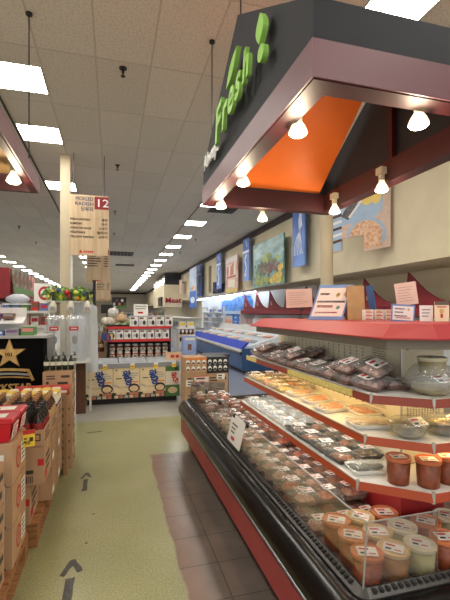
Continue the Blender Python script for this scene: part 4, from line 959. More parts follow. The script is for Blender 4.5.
# aisle signs
signwood = mat('sign_board', (204, 180, 146), .55, col2=(188, 160, 126), scale=1.6, stretch=(9, 1, .6)); snum = mat('sign_red', (140, 26, 36), .5); navy = mat('sign_navy', (52, 56, 96), .6)
def aisle_sign(x0, x1, y, z0, z1, label, full=True):
    t = thing('aisle_sign', label, 'sign', ((x0 + x1) / 2, y, z0)); w, h = x1 - x0, z1 - z0
    m = MB(); s = Sheet(m, (-w / 2, 0, 0), X1, Z1); s.slab(w, h, .02); m.build('board', signwood, t)
    m = MB(); m.cyl((-w / 2 + .08, .01, h), (-w / 2 + .08, .01, CEIL - z0), .006, n=6); m.build('hanger', rod, t); MB().cyl((w / 2 - .08, .01, h), (w / 2 - .08, .01, CEIL - z0), .006, n=6).build('hanger', rod, t)
    T = lambda body, size, x, z, mm, wd=None, nm='lettering': letters(nm, body, size, (-w / 2 + x, -.003, z), X1, Z1, mm, t, ext=.001, bold=.001, width=wd)
    if full:
        m = MB(); s = Sheet(m, (-w / 2, -.002, 0), X1, Z1); s.rect(w - .25, h - .245, w - .0, h - .02, 0); m.build('number_plate', snum, t); m = MB(); s = Sheet(m, (-w / 2, -.002, 0), X1, Z1); s.rect(w - .018, .02, w, .12, 0); m.build('red_strip', snum, t)
        T('12', .20, w - .238, h - .20, white_l, .19, 'number')
        T('PICKLED', .085, .11, h - .10, navy, .30); T('RADISH', .085, .10, h - .19, navy, .31); T('단무지', .085, .20, h - .285, navy, .20)
        for k, (a, b, wb) in enumerate((('FRESH NOODLE', '생면', .10), ('SOMYUN', '국수', .10), ('ASIAN SAUSAGE', '소세지', .15), ('VEGETABLE', '알타리', .18), ('YELLOW RADISH', '단무지', .15))):
            z = h - .46 - .078 * k; T(a, .052, .02, z, ink, (.33, .19, .36, .26, .40)[k]); T(b, .058, w - .03 - wb, z, ink, wb)
    else:
        for k in range(5):
            m = MB(); s = Sheet(m, (-w / 2, -.002, 0), X1, Z1); s.rect(.04, h - .30 - .075 * k, .04 + R(.22, .4), h - .27 - .075 * k, 0); m.build('print_line', ink, t); m = MB(); s = Sheet(m, (-w / 2, -.002, 0), X1, Z1); s.rect(w - .16, h - .30 - .075 * k, w - .05, h - .27 - .075 * k, 0); m.build('print_line', ink, t)
    m = MB(); s = Sheet(m, (-w / 2, -.002, 0), X1, Z1); s.poly([(.16, .045), (.24, .045), (.20, .10)], 0); k = .25
    while k < .42: s.rect(k, .05, k + .026, .085, 0); k += .035
    m.build('red_mark', red_i, t)
aisle_sign(-.74, -.055, 7.62, 2.52, 3.61, 'wooden aisle sign number 12 beside the cream column')
aisle_sign(-.755, -.07, 12.9, 2.40, 3.5, 'second wooden aisle sign hanging behind number 12', False)
aisle_sign(-.755, -.07, 20.5, 2.05, 3.2, 'third wooden aisle sign, farthest and smallest', False)
# ------------------------------------------------------------------ middle: chest freezer with posters, shelf of cartons
fz = thing('chest_freezer', 'long chest freezer faced with food posters at the end of the aisle', 'freezer', (.32, 7.2, 0)); fgrey = mat('freezer_grey', (150, 152, 154), .4, metal=.3); fdark = mat('freezer_dark', (34, 34, 36), .5)
FX0, FX1, FY0, FY1 = -.74, .78, -.46, .44
MB().box((FX0, FY0, .08), (FX1, FY1, .60)).build('body', fdark, fz); MB().box((FX0 + .04, FY0 + .05, 0), (FX1 - .04, FY1, .08)).build('plinth', mat('kick_black', (18, 17, 17), .6), fz)
mb = MB().box((FX0, FY0 - .02, .59), (FX1, FY0 + .05, .66)); mb.box((FX0, FY1 - .05, .59), (FX1, FY1, .66)); mb.box((FX0, FY0 + .05, .59), (FX0 + .05, FY1 - .05, .66)); mb.box((FX1 - .05, FY0 + .05, .59), (FX1, FY1 - .05, .66)); mb.build('rim', fgrey, fz)
for k in range(3):
    x = FX0 + .05 + (FX1 - FX0 - .1) / 3 * k; MB().box((x + .008, FY0 + .05, .655), (x + (FX1 - FX0 - .1) / 3 - .008, FY1 - .05, .665)).build('sliding_lid', mat('freezer_lid', (196, 206, 216), .15), fz)
pcream = mat('poster_cream', (226, 206, 166), .6, .05, 6); pblue = mat('poster_blue', (38, 70, 140), .6); pgrey = mat('poster_grey_print', (176, 172, 166), .6); pgreen = mat('poster_green_band', (70, 116, 62), .6); bowl_b = mat('poster_bowl', (40, 34, 30), .6); dump = mat('poster_dumpling', (216, 190, 150), .6, .2, 60)
def poster(k, x0, w, z0, h, green=False):
    t = thing('freezer_poster', ('food poster with blue lettering on the freezer, left end', 'food poster with blue lettering on the freezer, second from the left', 'food poster with blue lettering on the freezer, beside the green one', 'green-bordered poster with red lettering on the freezer')[k], 'poster', (.32 + x0, 7.2 + FY0 - .006, z0))
    m = MB(); s = Sheet(m, (0, 0, 0), X1, Z1); s.slab(w, h, .005)
    if not green:
        s.rect(0, 0, w, h * .20, 6); s.stroke([(w * .03, h * .45), (w * .25, h * .36), (w * .6, h * .38)], h * .06, 2); s.disc(w * .35, h * .36, w * .12, h * .05, 5, .002); s.disc(w * .78, h * .33, w * .22, h * .155, 4, .002); s.disc(w * .78, h * .32, w * .17, h * .10, 5, .003)
        for i in range(5): s.rect(w * (.04 + .19 * i), h * .02, w * (.19 + .19 * i), h * .11, (5, 7, 2)[i % 3], .003)
        s.rect(w * .1, h * .13, w * .5, h * .2, 5, .003); s.rect(w * .6, h * .12, w * .95, h * .2, 7, .003)
        s.lines(w * .56, h * .84, w * .95, 3, h * .07, h * .04, 2); s.rect(w * .6, h * .52, w * .95, h * .56, 8); s.rect(w * .1, h * .64, w * .32, h * .67, 4); s.disc(w * .12, h * .93, w * .03, h * .025, 4)
        m.build('board', [pcream, pblue, pgrey, pgreen, bowl_b, dump, fdark, mat('poster_pack', (190, 120, 96), .6), mat('poster_orange', (222, 132, 60), .6)], t)
        letters('blue_lettering', '왕', h * .30, (w * .34, -.002, h * .66), X1, Z1, pblue, t, bold=.007); letters('blue_lettering', '당', h * .28, (w * .42, -.002, h * .46), X1, Z1, pblue, t, bold=.007)
    else:
        s.rect(0, h * .84, w, h, 3); s.rect(0, 0, w, h * .38, 3); s.disc(w * .75, h * .92, w * .1, h * .05, 4, .002); s.disc(w * .5, h * .2, w * .34, h * .11, 5, .002)
        m.build('board', [mat('poster_pale', (222, 212, 196), .6), pblue, pgrey, pgreen, bowl_b, dump], t)
        letters('red_lettering', '왕', h * .22, (w * .38, -.002, h * .62), X1, Z1, red_i, t, bold=.004); letters('red_lettering', '냉', h * .22, (w * .50, -.002, h * .42), X1, Z1, red_i, t, bold=.004)
pw = .425
for k in range(3): poster(k, FX0 + .015 + pw * k, pw - .006, .085, .50)
poster(3, FX0 + .015 + pw * 3 - .06, .28, .085, .50, True) if False else poster(3, FX0 + .012 + pw * 3, .235, .085, .50, True)
for k, px in enumerate((105, 132.5, 156, 174)):
    p = at_y(px, 362, 7.2 + FY0 - .03); t = thing('price_tag', ('yellow price tag on the freezer rim, first from the left', 'yellow price tag on the freezer rim, second from the left', 'yellow price tag on the freezer rim, third from the left', 'yellow price tag on the freezer rim above the green poster')[k], 'price tag', (p.x, 7.2 + FY0 - .024, .575))
    m = MB(); s = Sheet(m, (-.035, 0, 0), X1, Z1); s.slab(.07, .085, .003); s.rect(0, .052, .07, .085, 1); s.rect(.015, .03, .05, .04, 2); m.build('tag', [MATS['tag_yellow'], lab_w, red_i], t)
gs = thing('carton_shelf', 'black shelf unit with red edges full of white cartons behind the freezer', 'shelf', (.50, 8.0, 0)); GX0, GX1 = -.60, .60
MB().box((GX0, .12, 0), (GX1, .16, 1.25)).build('back_panel', fdark, gs)
for x in (GX0, GX1 - .02): MB().box((x, -.24, .0), (x + .02, .12, 1.22)).build('end_panel', fdark, gs)
for z, mm in ((.64, fdark), (.98, fdark), (1.22, red_i)):
    sh = MB().box((GX0, -.25, z - .03), (GX1, .12, z)).build('shelf', fdark, gs); MB().box((GX0, -.262, z - .04), (GX1, -.25, z + .008)).build('edge_strip', red_i if z > .7 else fdark, sh)
MB().box((GX0, -.25, .85), (GX1, .12, .86)).build('shelf', fdark, gs)
jarw = mat('jar_cream', (240, 226, 204), .5, .1, 30); jlid = mat('jar_lid_red', (170, 44, 46), .4); jcap = mat('jar_cap', (206, 200, 190), .4)
def make_jar():
    t = thing('food_jar', 'jar', 'jar'); MB().lathe([(.052, 0), (.056, .01), (.056, .075), (.046, .09)], n=14).build('jar', jarw, t, smooth=True); MB().lathe([(.05, .09), (.05, .118)], n=14).build('lid', jcap, t)
    MB().lathe([(.0572, .052), (.0572, .074)], n=14, caps=False).build('band', jlid, t); m = MB(); Sheet(m, (-.02, -.0575, .014), X1, Z1).rect(0, 0, .04, .026, 0); m.build('picture', brn, t); return t
JK = Kind(make_jar)
for k in range(8):
    for z, nm in ((.641, 'lower'), (.772, 'upper')):
        x = -.08 + .143 * k if False else .5 + GX0 + .10 + .143 * k
        JK.put((x, 7.86, z), 0, 'jar with a red band in the ' + nm + ' row of jars on the black shelf', nm + ' row of red-banded jars')
def make_wcarton(w, h):
    def f():
        t = thing('white_carton', 'carton', 'box'); m = MB().box((-w / 2, -.09, 0), (w / 2, .09, h)); s = Sheet(m, (-w / 2, -.09, 0), X1, Z1); s.rect(w * .1, h * .68, w * .6, h * .85, 1); s.disc(w * .68, h * .34, w * .2, h * .22, 2); s.lines(w * .1, h * .5, w * .45, 3, h * .13, h * .05, 3); s.rect(0, h * .9, w, h * .97, 3)
        m.build('carton', [wht, brn, mat('print_black', (46, 42, 42), .5), gry], t); return t
    return f
WC = Kind(make_wcarton(.128, .19)); WD = Kind(make_wcarton(.15, .20))
for k in range(8): WC.put((.5 + GX0 + .10 + .143 * k, 7.86, .9885), 0, 'white carton with a dark round picture in the row under the red shelf edge', 'white cartons in the middle row')
for k in range(5): WD.put((.5 + GX0 + .50 + .165 * k, 7.86, 1.2285), 0, 'white carton on the top red-edged shelf, below the white sign', 'white cartons on the top shelf')
p = at_y(134, 316, 7.80); t = thing('shelf_sign', 'white sign with grey and red print standing above the white cartons', 'sign', (p.x, 7.92, 1.43)); m = MB(); s = Sheet(m, (0, 0, 0), X1, Z1); s.slab(.27, .22, .01); s.lines(.03, .19, .25, 2, .045, .02, 1); s.rect(.08, .04, .18, .075, 2); m.build('board', [lab_w, gry, red_i], t)
# produce bags and bits left of the cartons
p = at_y(112, 322, 7.9)
for k, (dx, dz, sx, mm, lab) in enumerate(((-.05, 0, 1.1, mat('bag_beige', (206, 196, 180), .5, .25, 20), 'pale plastic bag of produce left of the cartons, lower'), (.16, .06, .9, mat('bag_tan', (200, 168, 130), .5, .2, 20), 'tan bag of snacks left of the white sign'), (.02, .17, .8, mat('bag_pale', (208, 204, 200), .4, .2, 20), 'pale bag heaped on the other bags left of the white sign'))):
    t = thing('produce_bag', lab, 'bag', (p.x + dx, 7.88, 1.232 + dz)); MB().blob((0, 0, .09), .13, sx, .8, .65, 12, 8, .14).build('bag', mm, t, smooth=True); MB().blob((.03, 0, .19), .03, 1, 1, .8, 8, 6, .2).build('knot', mm, t)
p = at_y(101.5, 341, 7.55); t = thing('letter_sign', 'small colourful sign with blue, red and yellow marks by the bottles', 'sign', (p.x, 7.55, p.z)); m = MB(); s = Sheet(m, (0, 0, 0), X1, Z1); s.slab(.21, .14, .01)
s.stroke([(.03, .02), (.03, .12), (.08, .12), (.08, .07), (.03, .07)], .022, 1, .003); s.stroke([(.11, .02), (.11, .12)], .022, 2, .003); s.stroke([(.15, .10), (.18, .12), (.18, .02)], .024, 3, .003); m.build('board', [navy, pblue, red_i, MATS['tag_yellow']], t); MB().cyl((.1, .01, -p.z), (.1, .01, 0), .008, n=6).build('stand', blackm, t)
t = thing('bottle_stand', 'small brown stand of bottles between the plastic sheet and the cartons', 'stand', (-.34, 8.3, 0)); m = MB().box((-.22, -.12, 0), (.22, .12, .72)); m.box((-.22, -.12, 1.02), (.22, .12, 1.04)); m.box((-.22, -.12, .72), (-.20, .12, 1.35)); m.box((.20, -.12, .72), (.22, .12, 1.35)); m.build('stand', card_d, t)
ab = Kind(make_bottle(.045, .25, mat('brown_glass', (84, 40, 22), .2), mat('red_cap', (120, 30, 26), .4), mat('label_cream', (216, 190, 150), .6), None))
for k in range(4): ab.put((-.49 + .10 * k, 8.24, .721), 0, 'brown bottle with a cream label on the small stand by the plastic sheet', 'brown bottles on the small stand')
wb_ = Kind(make_bottle(.045, .24, mat('frost_glass', (190, 184, 176), .3), gry, wht, None))
for k in range(4): wb_.put((-.49 + .10 * k, 8.24, 1.041), 0, 'pale bottle on the upper board of the small stand', 'pale bottles on the small stand')
p = at_y(107, 309, 9.5); t = thing('monitor', 'black screen hung behind the third aisle sign', 'screen', (p.x, 9.5, p.z)); MB().box((-.13, 0, -.10), (.13, .05, .10)).build('screen', fdark, t); MB().box((-.02, .05, -.02), (.02, .09, .1)).build('bracket', blackm, t); MB().cyl((0, .08, -p.z), (0, .08, .1), .015, n=8).build('pole', blackm, t)
p = at_y(99, 283, 9.0); t = thing('black_post', 'slim black upright right of the hanging aisle signs', 'post', (-.36, 8.9, 0)); MB().box((-.03, -.03, 0), (.03, .03, 2.15)).build('post', blackm, t); MB().box((-.035, -.035, 2.15), (.035, .035, 2.17)).build('cap', blackm, t)
# ------------------------------------------------------------------ egg cartons stacked beyond the end of the case
EB = Kind(make_carton(.345, .40, .262, 'print')); 
for r_ in range(2):
    for c_ in range(2): EB.put((1.265 + .35 * c_, 6.35, .266 * r_), 0, ('lower left', 'lower right', 'upper left', 'upper right')[r_ * 2 + c_] + ' plain carton in the stack behind the far end of the case')
for c_ in range(2):
    t = thing('cutout_carton', ('brown', 'black')[c_] + ' patterned carton with cutouts on top of the stack behind the case', 'box', (1.265 + .35 * c_, 6.35, .532)); base = (card_m, fdark)[c_]
    m = MB().box((-.172, -.2, 0), (.172, .2, .25)); s = Sheet(m, (-.172, -.2, 0), X1, Z1)
    for i in range(4):
        for j in range(2): s.disc(.045 + .085 * i, .08 + .10 * j, .03, .04, 1); s.disc(.045 + .085 * i, .065 + .10 * j, .026, .018, 2, .003)
    s.rect(.0, .215, .344, .25, 3); m.build('box', [base, lab_w, (brn, fdark)[c_], (MATS['poster_orange'] if 'poster_orange' in MATS else tag_y, fdark)[c_]], t)
    m = MB().box((-.172, -.2, .25), (.172, .2, .254)); m.build('flap', base, t)
def stack_sign(x, z, w, h, label, red=True):
    t = thing('price_sign', label, 'sign', (x, 6.138, z)); m = MB(); s = Sheet(m, (0, 0, 0), X1, Z1); s.slab(w, h, .004)
    if red: s.rect(.0, h - .014, w, h, 1); s.rect(0, 0, w, .012, 1); s.lines(.03, h * .82, w * .8, 1, .03, .025, 2); s.rect(w * .3, h * .18, w * .7, h * .48, 1)
    else: s.lines(.02, h * .8, w * .85, 2, .04, .02, 2)
    m.build('card', [mat('card_pink', (236, 214, 206), .6) if red else lab_w, red_i, ink], t)
stack_sign(1.235, .33, .23, .17, 'pink-edged price sign with red digits on the carton stack'); stack_sign(1.11, .34, .10, .10, 'small white card left of the price sign on the carton stack', False); stack_sign(1.60, .43, .13, .09, 'small white card on the right carton of the stack', False)
p = at_y(167, 354, 6.95); t = thing('price_sign', 'tilted cream sign with red print on the freezer by the carton stack', 'sign', (p.x - .02, 6.95, .667)); m = MB(); s = Sheet(m, (0, 0, 0), Vector((1, 0, -.02)), Z1); s.slab(.28, .14, .005); s.rect(.08, .04, .15, .09, 1); s.rect(.17, .04, .23, .09, 1); m.build('card', [mat('cream_sign', (214, 184, 150), .6), red_i], t)
# ------------------------------------------------------------------ fish case and the back of the shop on the right
fish = thing('fish_case', 'long blue seafood case with a white lip on the right beyond the cartons', 'display case', (0, 0, 0)); blu_b = mat('case_blue', (40, 92, 150), .35, .06, 3); blu_l = mat('lip_blue', (30, 62, 190), .6, spec=.2); ice = mat('ice', (214, 222, 232), .4, .12, 14, bump=.5)
def along(name, prof, y0, y1, m, parent): return MB().prism([(x, y0, z) for x, z in prof], (0, y1 - y0, 0)).build(name, m, parent)
FA, FB = 9.15, 15.2
along('body', [(3.05, .08), (3.0, .50), (4.2, .50), (4.2, .08)], FA, FB, blu_b, fish); along('kick', [(3.12, 0), (3.12, .08), (4.18, .08), (4.18, 0)], FA, FB, mat('kick_black', (18, 17, 17), .6), fish)
along('bumper', [(2.99, .46), (2.95, .50), (2.97, .54), (3.04, .54), (3.04, .46)], FA, FB, black_g, fish); along('white_lip', [(2.96, .54), (2.97, .60), (3.03, .62), (3.04, .54)], FA, FB, wht, fish); along('blue_edge', [(2.98, .605), (3.14, .76), (3.20, .76), (3.04, .605)], FA, FB, blu_l, fish)
along('bed', [(3.05, .50), (3.05, .62), (4.1, .92), (4.1, .50)], FA + .02, FB, ice, fish); along('back_wall', [(4.1, .5), (4.1, 1.08), (4.2, 1.08), (4.2, .5)], FA, FB, wht, fish)
MB().box((3.0, FA - .03, .08), (4.2, FA, .62)).build('end_panel', mat('end_teal', (40, 80, 124), .4), fish)
fcols = [mat('fish_silver', (186, 196, 206), .25, .2, 20, metal=.3), mat('fish_pink', (222, 170, 150), .4, .1, 20), mat('fish_pale', (226, 222, 214), .4, .1, 20)]
def make_fish(mm):
    def f():
        t = thing('fish', 'fish', 'fish'); MB().blob((0, 0, 0), .16, 1, .32, .22, 12, 8).build('body', mm, t, smooth=True); MB().prism([(.14, 0, 0), (.24, .05, .0), (.21, 0, .0), (.24, -.05, 0)], (0, 0, .01)).build('tail', mm, t); return t
    return f
FK = [Kind(make_fish(c)) for c in fcols]
for j in range(16):
    for i in range(2):
        x = 3.40 + .40 * i; FK[(i + j) % 3].put((x, 9.45 + .37 * j, .62 + (x - 3.05) * .286 + .04), R(-.4, .4), ('silver', 'pink', 'pale')[(i + j) % 3] + ' fish lying on the ice of the blue seafood case', ('silver', 'pink', 'pale') [(i + j) % 3] + ' fish on ice')
# white counters at the far right, under the bright wall
wm = thing('meat_counter', 'long white counter with a glass front under the far bright wall', 'counter', (0, 0, 0)); 
along('body', [(2.6, 0), (2.6, .78), (3.6, .78), (3.6, 0)], 16.0, 26.0, wht, wm); along('top', [(2.56, .78), (2.56, .84), (3.64, .84), (3.64, .78)], 16.0, 26.0, gry, wm); along('glass', [(2.6, .84), (2.9, 1.22), (2.92, 1.22), (2.62, .84)], 16.0, 26.0, film('counter_glass', (240, 246, 248), .3, .05), wm); along('back_shelf', [(2.9, 1.22), (2.9, 1.25), (3.5, 1.25), (3.5, 1.22)], 16.0, 26.0, wht, wm)
MB().box((2.9, 15.98, .84), (3.5, 16.0, 1.25)).build('end_glass', MATS['counter_glass'], wm)
for k in range(10): goods('goods_pack', 'pale pack on the far white counter', 'package', (3.2, 16.6 + .95 * k, .84), .25, .4, R(.1, .22), (pal[(k * 3) % 8], wht), k, 'packs on the white counter')
lit_wall = mat('bright_wall', (232, 236, 238), .5)
struct(MB().box((WALLB - .02, 11.0, 0), (WALLB, 27.0, SOFF)).build('wall_recess', lit_wall))
tubew = emit('tube_glow', (226, 238, 255), 40.0)
def make_strip():
    t = thing('strip_light', 'tube', 'light'); MB().box((-.06, -.62, -.03), (.06, .62, 0)).build('housing', wht, t); MB().cyl((0, -.6, -.045), (0, .6, -.045), .018, n=10).build('tube', tubew, t); return t
SL = Kind(make_strip)
for k in range(8): SL.put((5.35, 15.2 + 1.6 * k, SOFF), 0, 'fluorescent tube under the right-hand overhang above the wall cases', 'tubes under the overhang')
ws = thing('wall_shelving', 'white wall shelves with boxes beneath the blue banners', 'shelf', (5.7, 22.6, 0))
for z in (.9, 1.2, 1.5): MB().box((-.1, -2.4, z - .02), (.25, 2.4, z)).build('shelf', wht, ws)
for y in (-2.4, 0, 2.38): MB().box((-.1, y, 0), (.25, y + .03, 1.8)).build('divider', wht, ws)
for zi, z in enumerate((1.2, 1.5)):
    for k in range(8): goods('goods_pack', 'box on the white wall shelves under the blue banners', 'package', (5.72, 20.6 + .52 * k, z), .16, .3, R(.1, .2), ((wht, gry, blu, wht)[(k + zi) % 4], pal[(k * 2 + zi) % 8]), k, 'boxes on the wall shelves')
# blue seafood display on the wall
seab = mat('sea_blue', (40, 112, 214), .4, col2=(120, 178, 232), scale=3.5); seab2 = mat('sea_blue_dark', (38, 84, 176), .4, col2=(84, 150, 214), scale=5)
sd2 = thing('seafood_display', 'blue seafood wall display with a wavy header beneath the overhang', 'display', (5.72, 0, 0))
m = MB(); m.prism([(0, 16.6, 1.55), (0, 20.9, 1.55), (0, 20.9, 2.05), (0, 20.2, 2.12), (0, 19.2, 2.06), (0, 18.2, 2.2), (0, 17.2, 2.26), (0, 16.9, 2.2), (0, 16.6, 2.0)], (.25, 0, 0)); m.build('header', seab, sd2)
MB().box((-.02, 16.6, 1.40), (.25, 20.9, 1.55)).build('light_band', mat('band_pale', (190, 210, 226), .4), sd2)
MB().box((.05, 16.6, .45), (.25, 20.9, 1.40)).build('back_panel', seab2, sd2)
MB().box((-.5, 16.6, 0), (.25, 20.9, .45)).build('base', blu_b, sd2)
m = MB(); s = Sheet(m, (.03, 20.7, .62), -Y1, Z1); s.rect(0, 0, 1.7, .70, 0); s.disc(.85, .33, .7, .28, 1, .003); [s.disc(.4 + .3 * k, .3 + .1 * (k % 2), .15, .10, 2, .005) for k in range(4)]; m.build('seafood_picture', [mat('pic_pale', (196, 206, 214), .5), f_pink, f_or], sd2)
m = MB(); s = Sheet(m, (.03, 18.7, .62), -Y1, Z1)
for k in range(3): s.rect(.7 * k, 0, .7 * k + .6, .75, 0); s.lines(.7 * k + .08, .65, .7 * k + .5, 3, .2, .07, 1, .004)
m.build('blue_panels', [mat('panel_blue', (70, 132, 214), .4), wht], sd2)
# meat bulkhead
struct(MB().box((3.55, 28.5, 1.86), (WALLX, 36.0, 3.45)).build('wall_bulkhead', wallm))
m = MB(); m.box((3.7, 28.55, 3.45), (4.8, 28.65, CEIL - .2)); m.box((3.6, 28.65, 3.45), (3.68, 36, CEIL - .2)); struct(m.build('window_1', mat('dark_glass', (52, 56, 62), .15)))
t = thing('meat_sign', 'red sign letters reading Meat on the far bulkhead', 'sign', (3.62, 28.46, 2.16)); letters('lettering', 'Meat', .52, (0, 0, 0), X1, Z1, mat('meat_red', (176, 24, 30), .5), t, ext=.03, bold=.006, width=1.12)
t = thing('wall_screen', 'black box screen on the side of the far bulkhead left of the red letters', 'screen', (3.47, 30.2, 2.25)); MB().box((-.03, -1.0, -.3), (.07, 1.0, .35)).build('screen', fdark, t); MB().box((-.035, -.9, -.25), (-.03, .9, .3)).build('glass', mat('dark_glass', (52, 56, 62), .15), t)
# ------------------------------------------------------------------ pictures and banners on the right wall
seablue = mat('banner_blue', (74, 112, 196), .45, col2=(112, 150, 220), scale=1.2); bwhite = mat('banner_white', (214, 226, 240), .5)
def wall_item(name, label, cat, x, ya, yb, z0, z1, m, th=.04):
    """a board facing the aisle on the plane x; its picture left edge is at ya (far), right at yb (near)"""
    t = thing(name, label, cat, (x, ya, z0)); mb = MB(); s = Sheet(mb, (0, 0, 0), -Y1, Z1); s.slab(ya - yb, z1 - z0, th); mb.build('board', m, t)
    for q in (.2, .8): MB().bar((0.02, -(ya - yb) * q, (z1 - z0) * .8), (WALLX - x, -(ya - yb) * q, (z1 - z0) * .8), .03, .03).build('bracket', gry, t)
    return t, ya - yb, z1 - z0
def squid(t, w, h):
    m = MB(); s = Sheet(m, (-.003, 0, 0), -Y1, Z1)
    s.poly([(w * .55, h * .62), (w * .82, h * .70), (w * .75, h * .95), (w * .62, h * .97), (w * .5, h * .8)], 0)
    for k in range(6):
        a = .2 + .11 * k; s.stroke([(w * .62, h * .64), (w * (.5 + .08 * (k - 2)), h * (.50 - .02 * k)), (w * a, h * (.36 - .03 * (k % 3))), (w * (a - .04 + .03 * k), h * .20)], w * .045, 0)
    m.build('white_squid', bwhite, t)
def wave(t, w, h):
    m = MB(); s = Sheet(m, (-.003, 0, 0), -Y1, Z1); s.rect(0, h * .66, w, h * .72, 0); s.stroke([(w * .3, h * .12), (w * .6, h * .3), (w * .35, h * .5), (w * .62, h * .62)], w * .14, 0); s.disc(w * .4, h * .14, w * .25, h * .05, 0); s.stroke([(w * .7, h * .8), (w * .5, h * .95)], w * .1, 0); m.build('white_figure', bwhite, t)
BN = 'blue fish banners on the right wall'
t, w, h = wall_item('wall_banner', 'tall blue banner with a white squid, nearest on the right wall', 'banner', 4.62, 9.75, 9.05, 2.68, 4.12, seablue); squid(t, w, h)
t, w, h = wall_item('wall_banner', 'tall blue banner between the fruit picture and the pink picture', 'banner', 4.62, 13.95, 13.25, 2.62, 4.12, seablue); wave(t, w, h)
t, w, h = wall_item('wall_banner', 'tall blue banner just left of the pink picture, by the navy letters', 'banner', 4.62, 17.8, 17.05, 2.55, 4.12, seablue); wave(t, w, h)
t, w, h = wall_item('wall_banner', 'slim blue banner on the wall left of the navy letters', 'banner', 4.62, 22.2, 21.2, 2.35, 4.10, seablue); wave(t, w, h)
t, w, h = wall_item('wall_banner', 'long pale blue banner hanging lowest, nearest the red Meat letters', 'banner', 4.30, 22.7, 20.9, 1.72, 3.95, mat('banner_pale', (150, 176, 214), .45, col2=(190, 204, 222), scale=1.4))
m = MB(); s = Sheet(m, (-.003, 0, 0), -Y1, Z1); s.rect(0, 0, w, h * .42, 0); s.disc(w * .5, h * .50, w * .25, h * .04, 1, .006); s.disc(w * .5, h * .2, w * .35, h * .08, 2, .006); m.build('lower_picture', [mat('banner_deep', (48, 104, 196), .45), MATS['poster_orange'] if 'poster_orange' in MATS else tag_y, bwhite], t)
t, w, h = wall_item('wall_banner', 'small pink wall banner beside the far bulkhead', 'banner', 4.5, 27.6, 26.7, 2.75, 3.7, mat('banner_pink', (200, 150, 146), .5, col2=(226, 200, 196), scale=2))
# fruit picture
ft_ = [mat('fruit_sky', (48, 104, 104), .3, col2=(130, 176, 176), scale=3.0, stretch=(1, .4, 1.6)), mat('fruit_leafp', (92, 128, 58), .4, .2, 4), mat('fruit_grape', (84, 30, 36), .35), mat('fruit_grape2', (124, 60, 58), .35), mat('fruit_lime', (146, 160, 78), .4, .3, 9), mat('fruit_gold', (206, 176, 70), .4, .25, 9), mat('fruit_deep', (44, 84, 72), .4, .2, 3), mat('fruit_shine', (190, 206, 206), .4)]
t, w, h = wall_item('wall_picture', 'large picture of grapes and fruit against teal on the right wall', 'picture', 4.60, 12.75, 10.28, 2.29, 3.72, ft_[0])
m = MB(); s = Sheet(m, (-.003, 0, 0), -Y1, Z1); rr = random.Random(3)
for k in range(60): q = rr.uniform(.03, .06); s.disc(w * rr.uniform(.05, .96), h * rr.uniform(.06, .56), w * q, h * q * 1.1, (1, 6, 4, 6, 1)[k % 5], .002 + .00005 * k, 7)
for k in range(80): s.disc(w * min(.9, max(.2, rr.gauss(.58, .15))), h * min(.60, max(.22, rr.gauss(.40, .07))), w * .024, h * .036, (2, 2, 3)[k % 3], .006 + .00005 * k, 9)
for a, b, c in ((.16, .14, 4), (.38, .16, 4), (.3, .08, 4), (.52, .14, 4), (.78, .16, 5), (.9, .2, 5), (.86, .1, 5), (.68, .11, 5), (.93, .34, 5), (.5, .66, 4), (.42, .6, 4), (.6, .62, 1)): s.disc(w * a, h * b, w * .085, h * .075, c, .013 + .0004 * a, 9)
m.build('fruit_print', ft_, t)
t, w, h = wall_item('wall_picture', 'pinkish framed food picture with a yellow base on the right wall', 'picture', 4.60, 16.15, 14.55, 2.27, 3.70, mat('pic_rose', (206, 150, 136), .5, col2=(230, 206, 196), scale=3))
m = MB(); s = Sheet(m, (-.003, 0, 0), -Y1, Z1); s.rect(0, 0, w, h * .12, 0); s.rect(w * .12, h * .42, w * .88, h * .47, 1); s.rect(w * .2, h * .16, w * .8, h * .36, 2); [s.rect(w * (.15 + .15 * k), h * .5, w * (.24 + .15 * k), h * (.75 + .05 * (k % 2)), (1, 2, 1)[k % 3]) for k in range(5)]; s.rect(0, h * .86, w, h, 3); m.build('food_print', [mat('pic_yellow', (226, 200, 110), .5), mat('pic_brick', (178, 90, 70), .5), mat('pic_cream', (236, 222, 206), .5), mat('pic_white', (226, 218, 216), .5)], t)
t = thing('wall_lettering', 'navy letters Ra on the right wall by the blue banner', 'sign', (WALLX - .05, 18.95, 2.42)); letters('lettering', 'Raw', .72, (0, 0, 0), -Y1, Z1, mat('navy_letter', (28, 34, 84), .5), t, ext=.04, bold=.03, width=1.9)
for k, (ya, yb) in enumerate(((20.2, 19.7), (25.2, 24.2))):
    t = thing('wall_shadow_panel', ('narrow brown panel painting a picture shadow on the wall left of the navy letters', 'brown panel painting a picture shadow on the wall right of the red Meat letters')[k], 'board', (WALLX - .03, ya, 2.5)); m = MB(); Sheet(m, (0, 0, 0), -Y1, Z1).slab(ya - yb, 1.35, .03); m.build('board', mat('painted_wall_shadow', (120, 106, 84), .7), t); m = MB(); Sheet(m, (-.004, .0, 0), -Y1, Z1).rect(.03, .03, ya - yb - .03, .06, 0); m.build('strip', gry, t)  # dark slabs painting the upright shadows that pictures cast on the wall
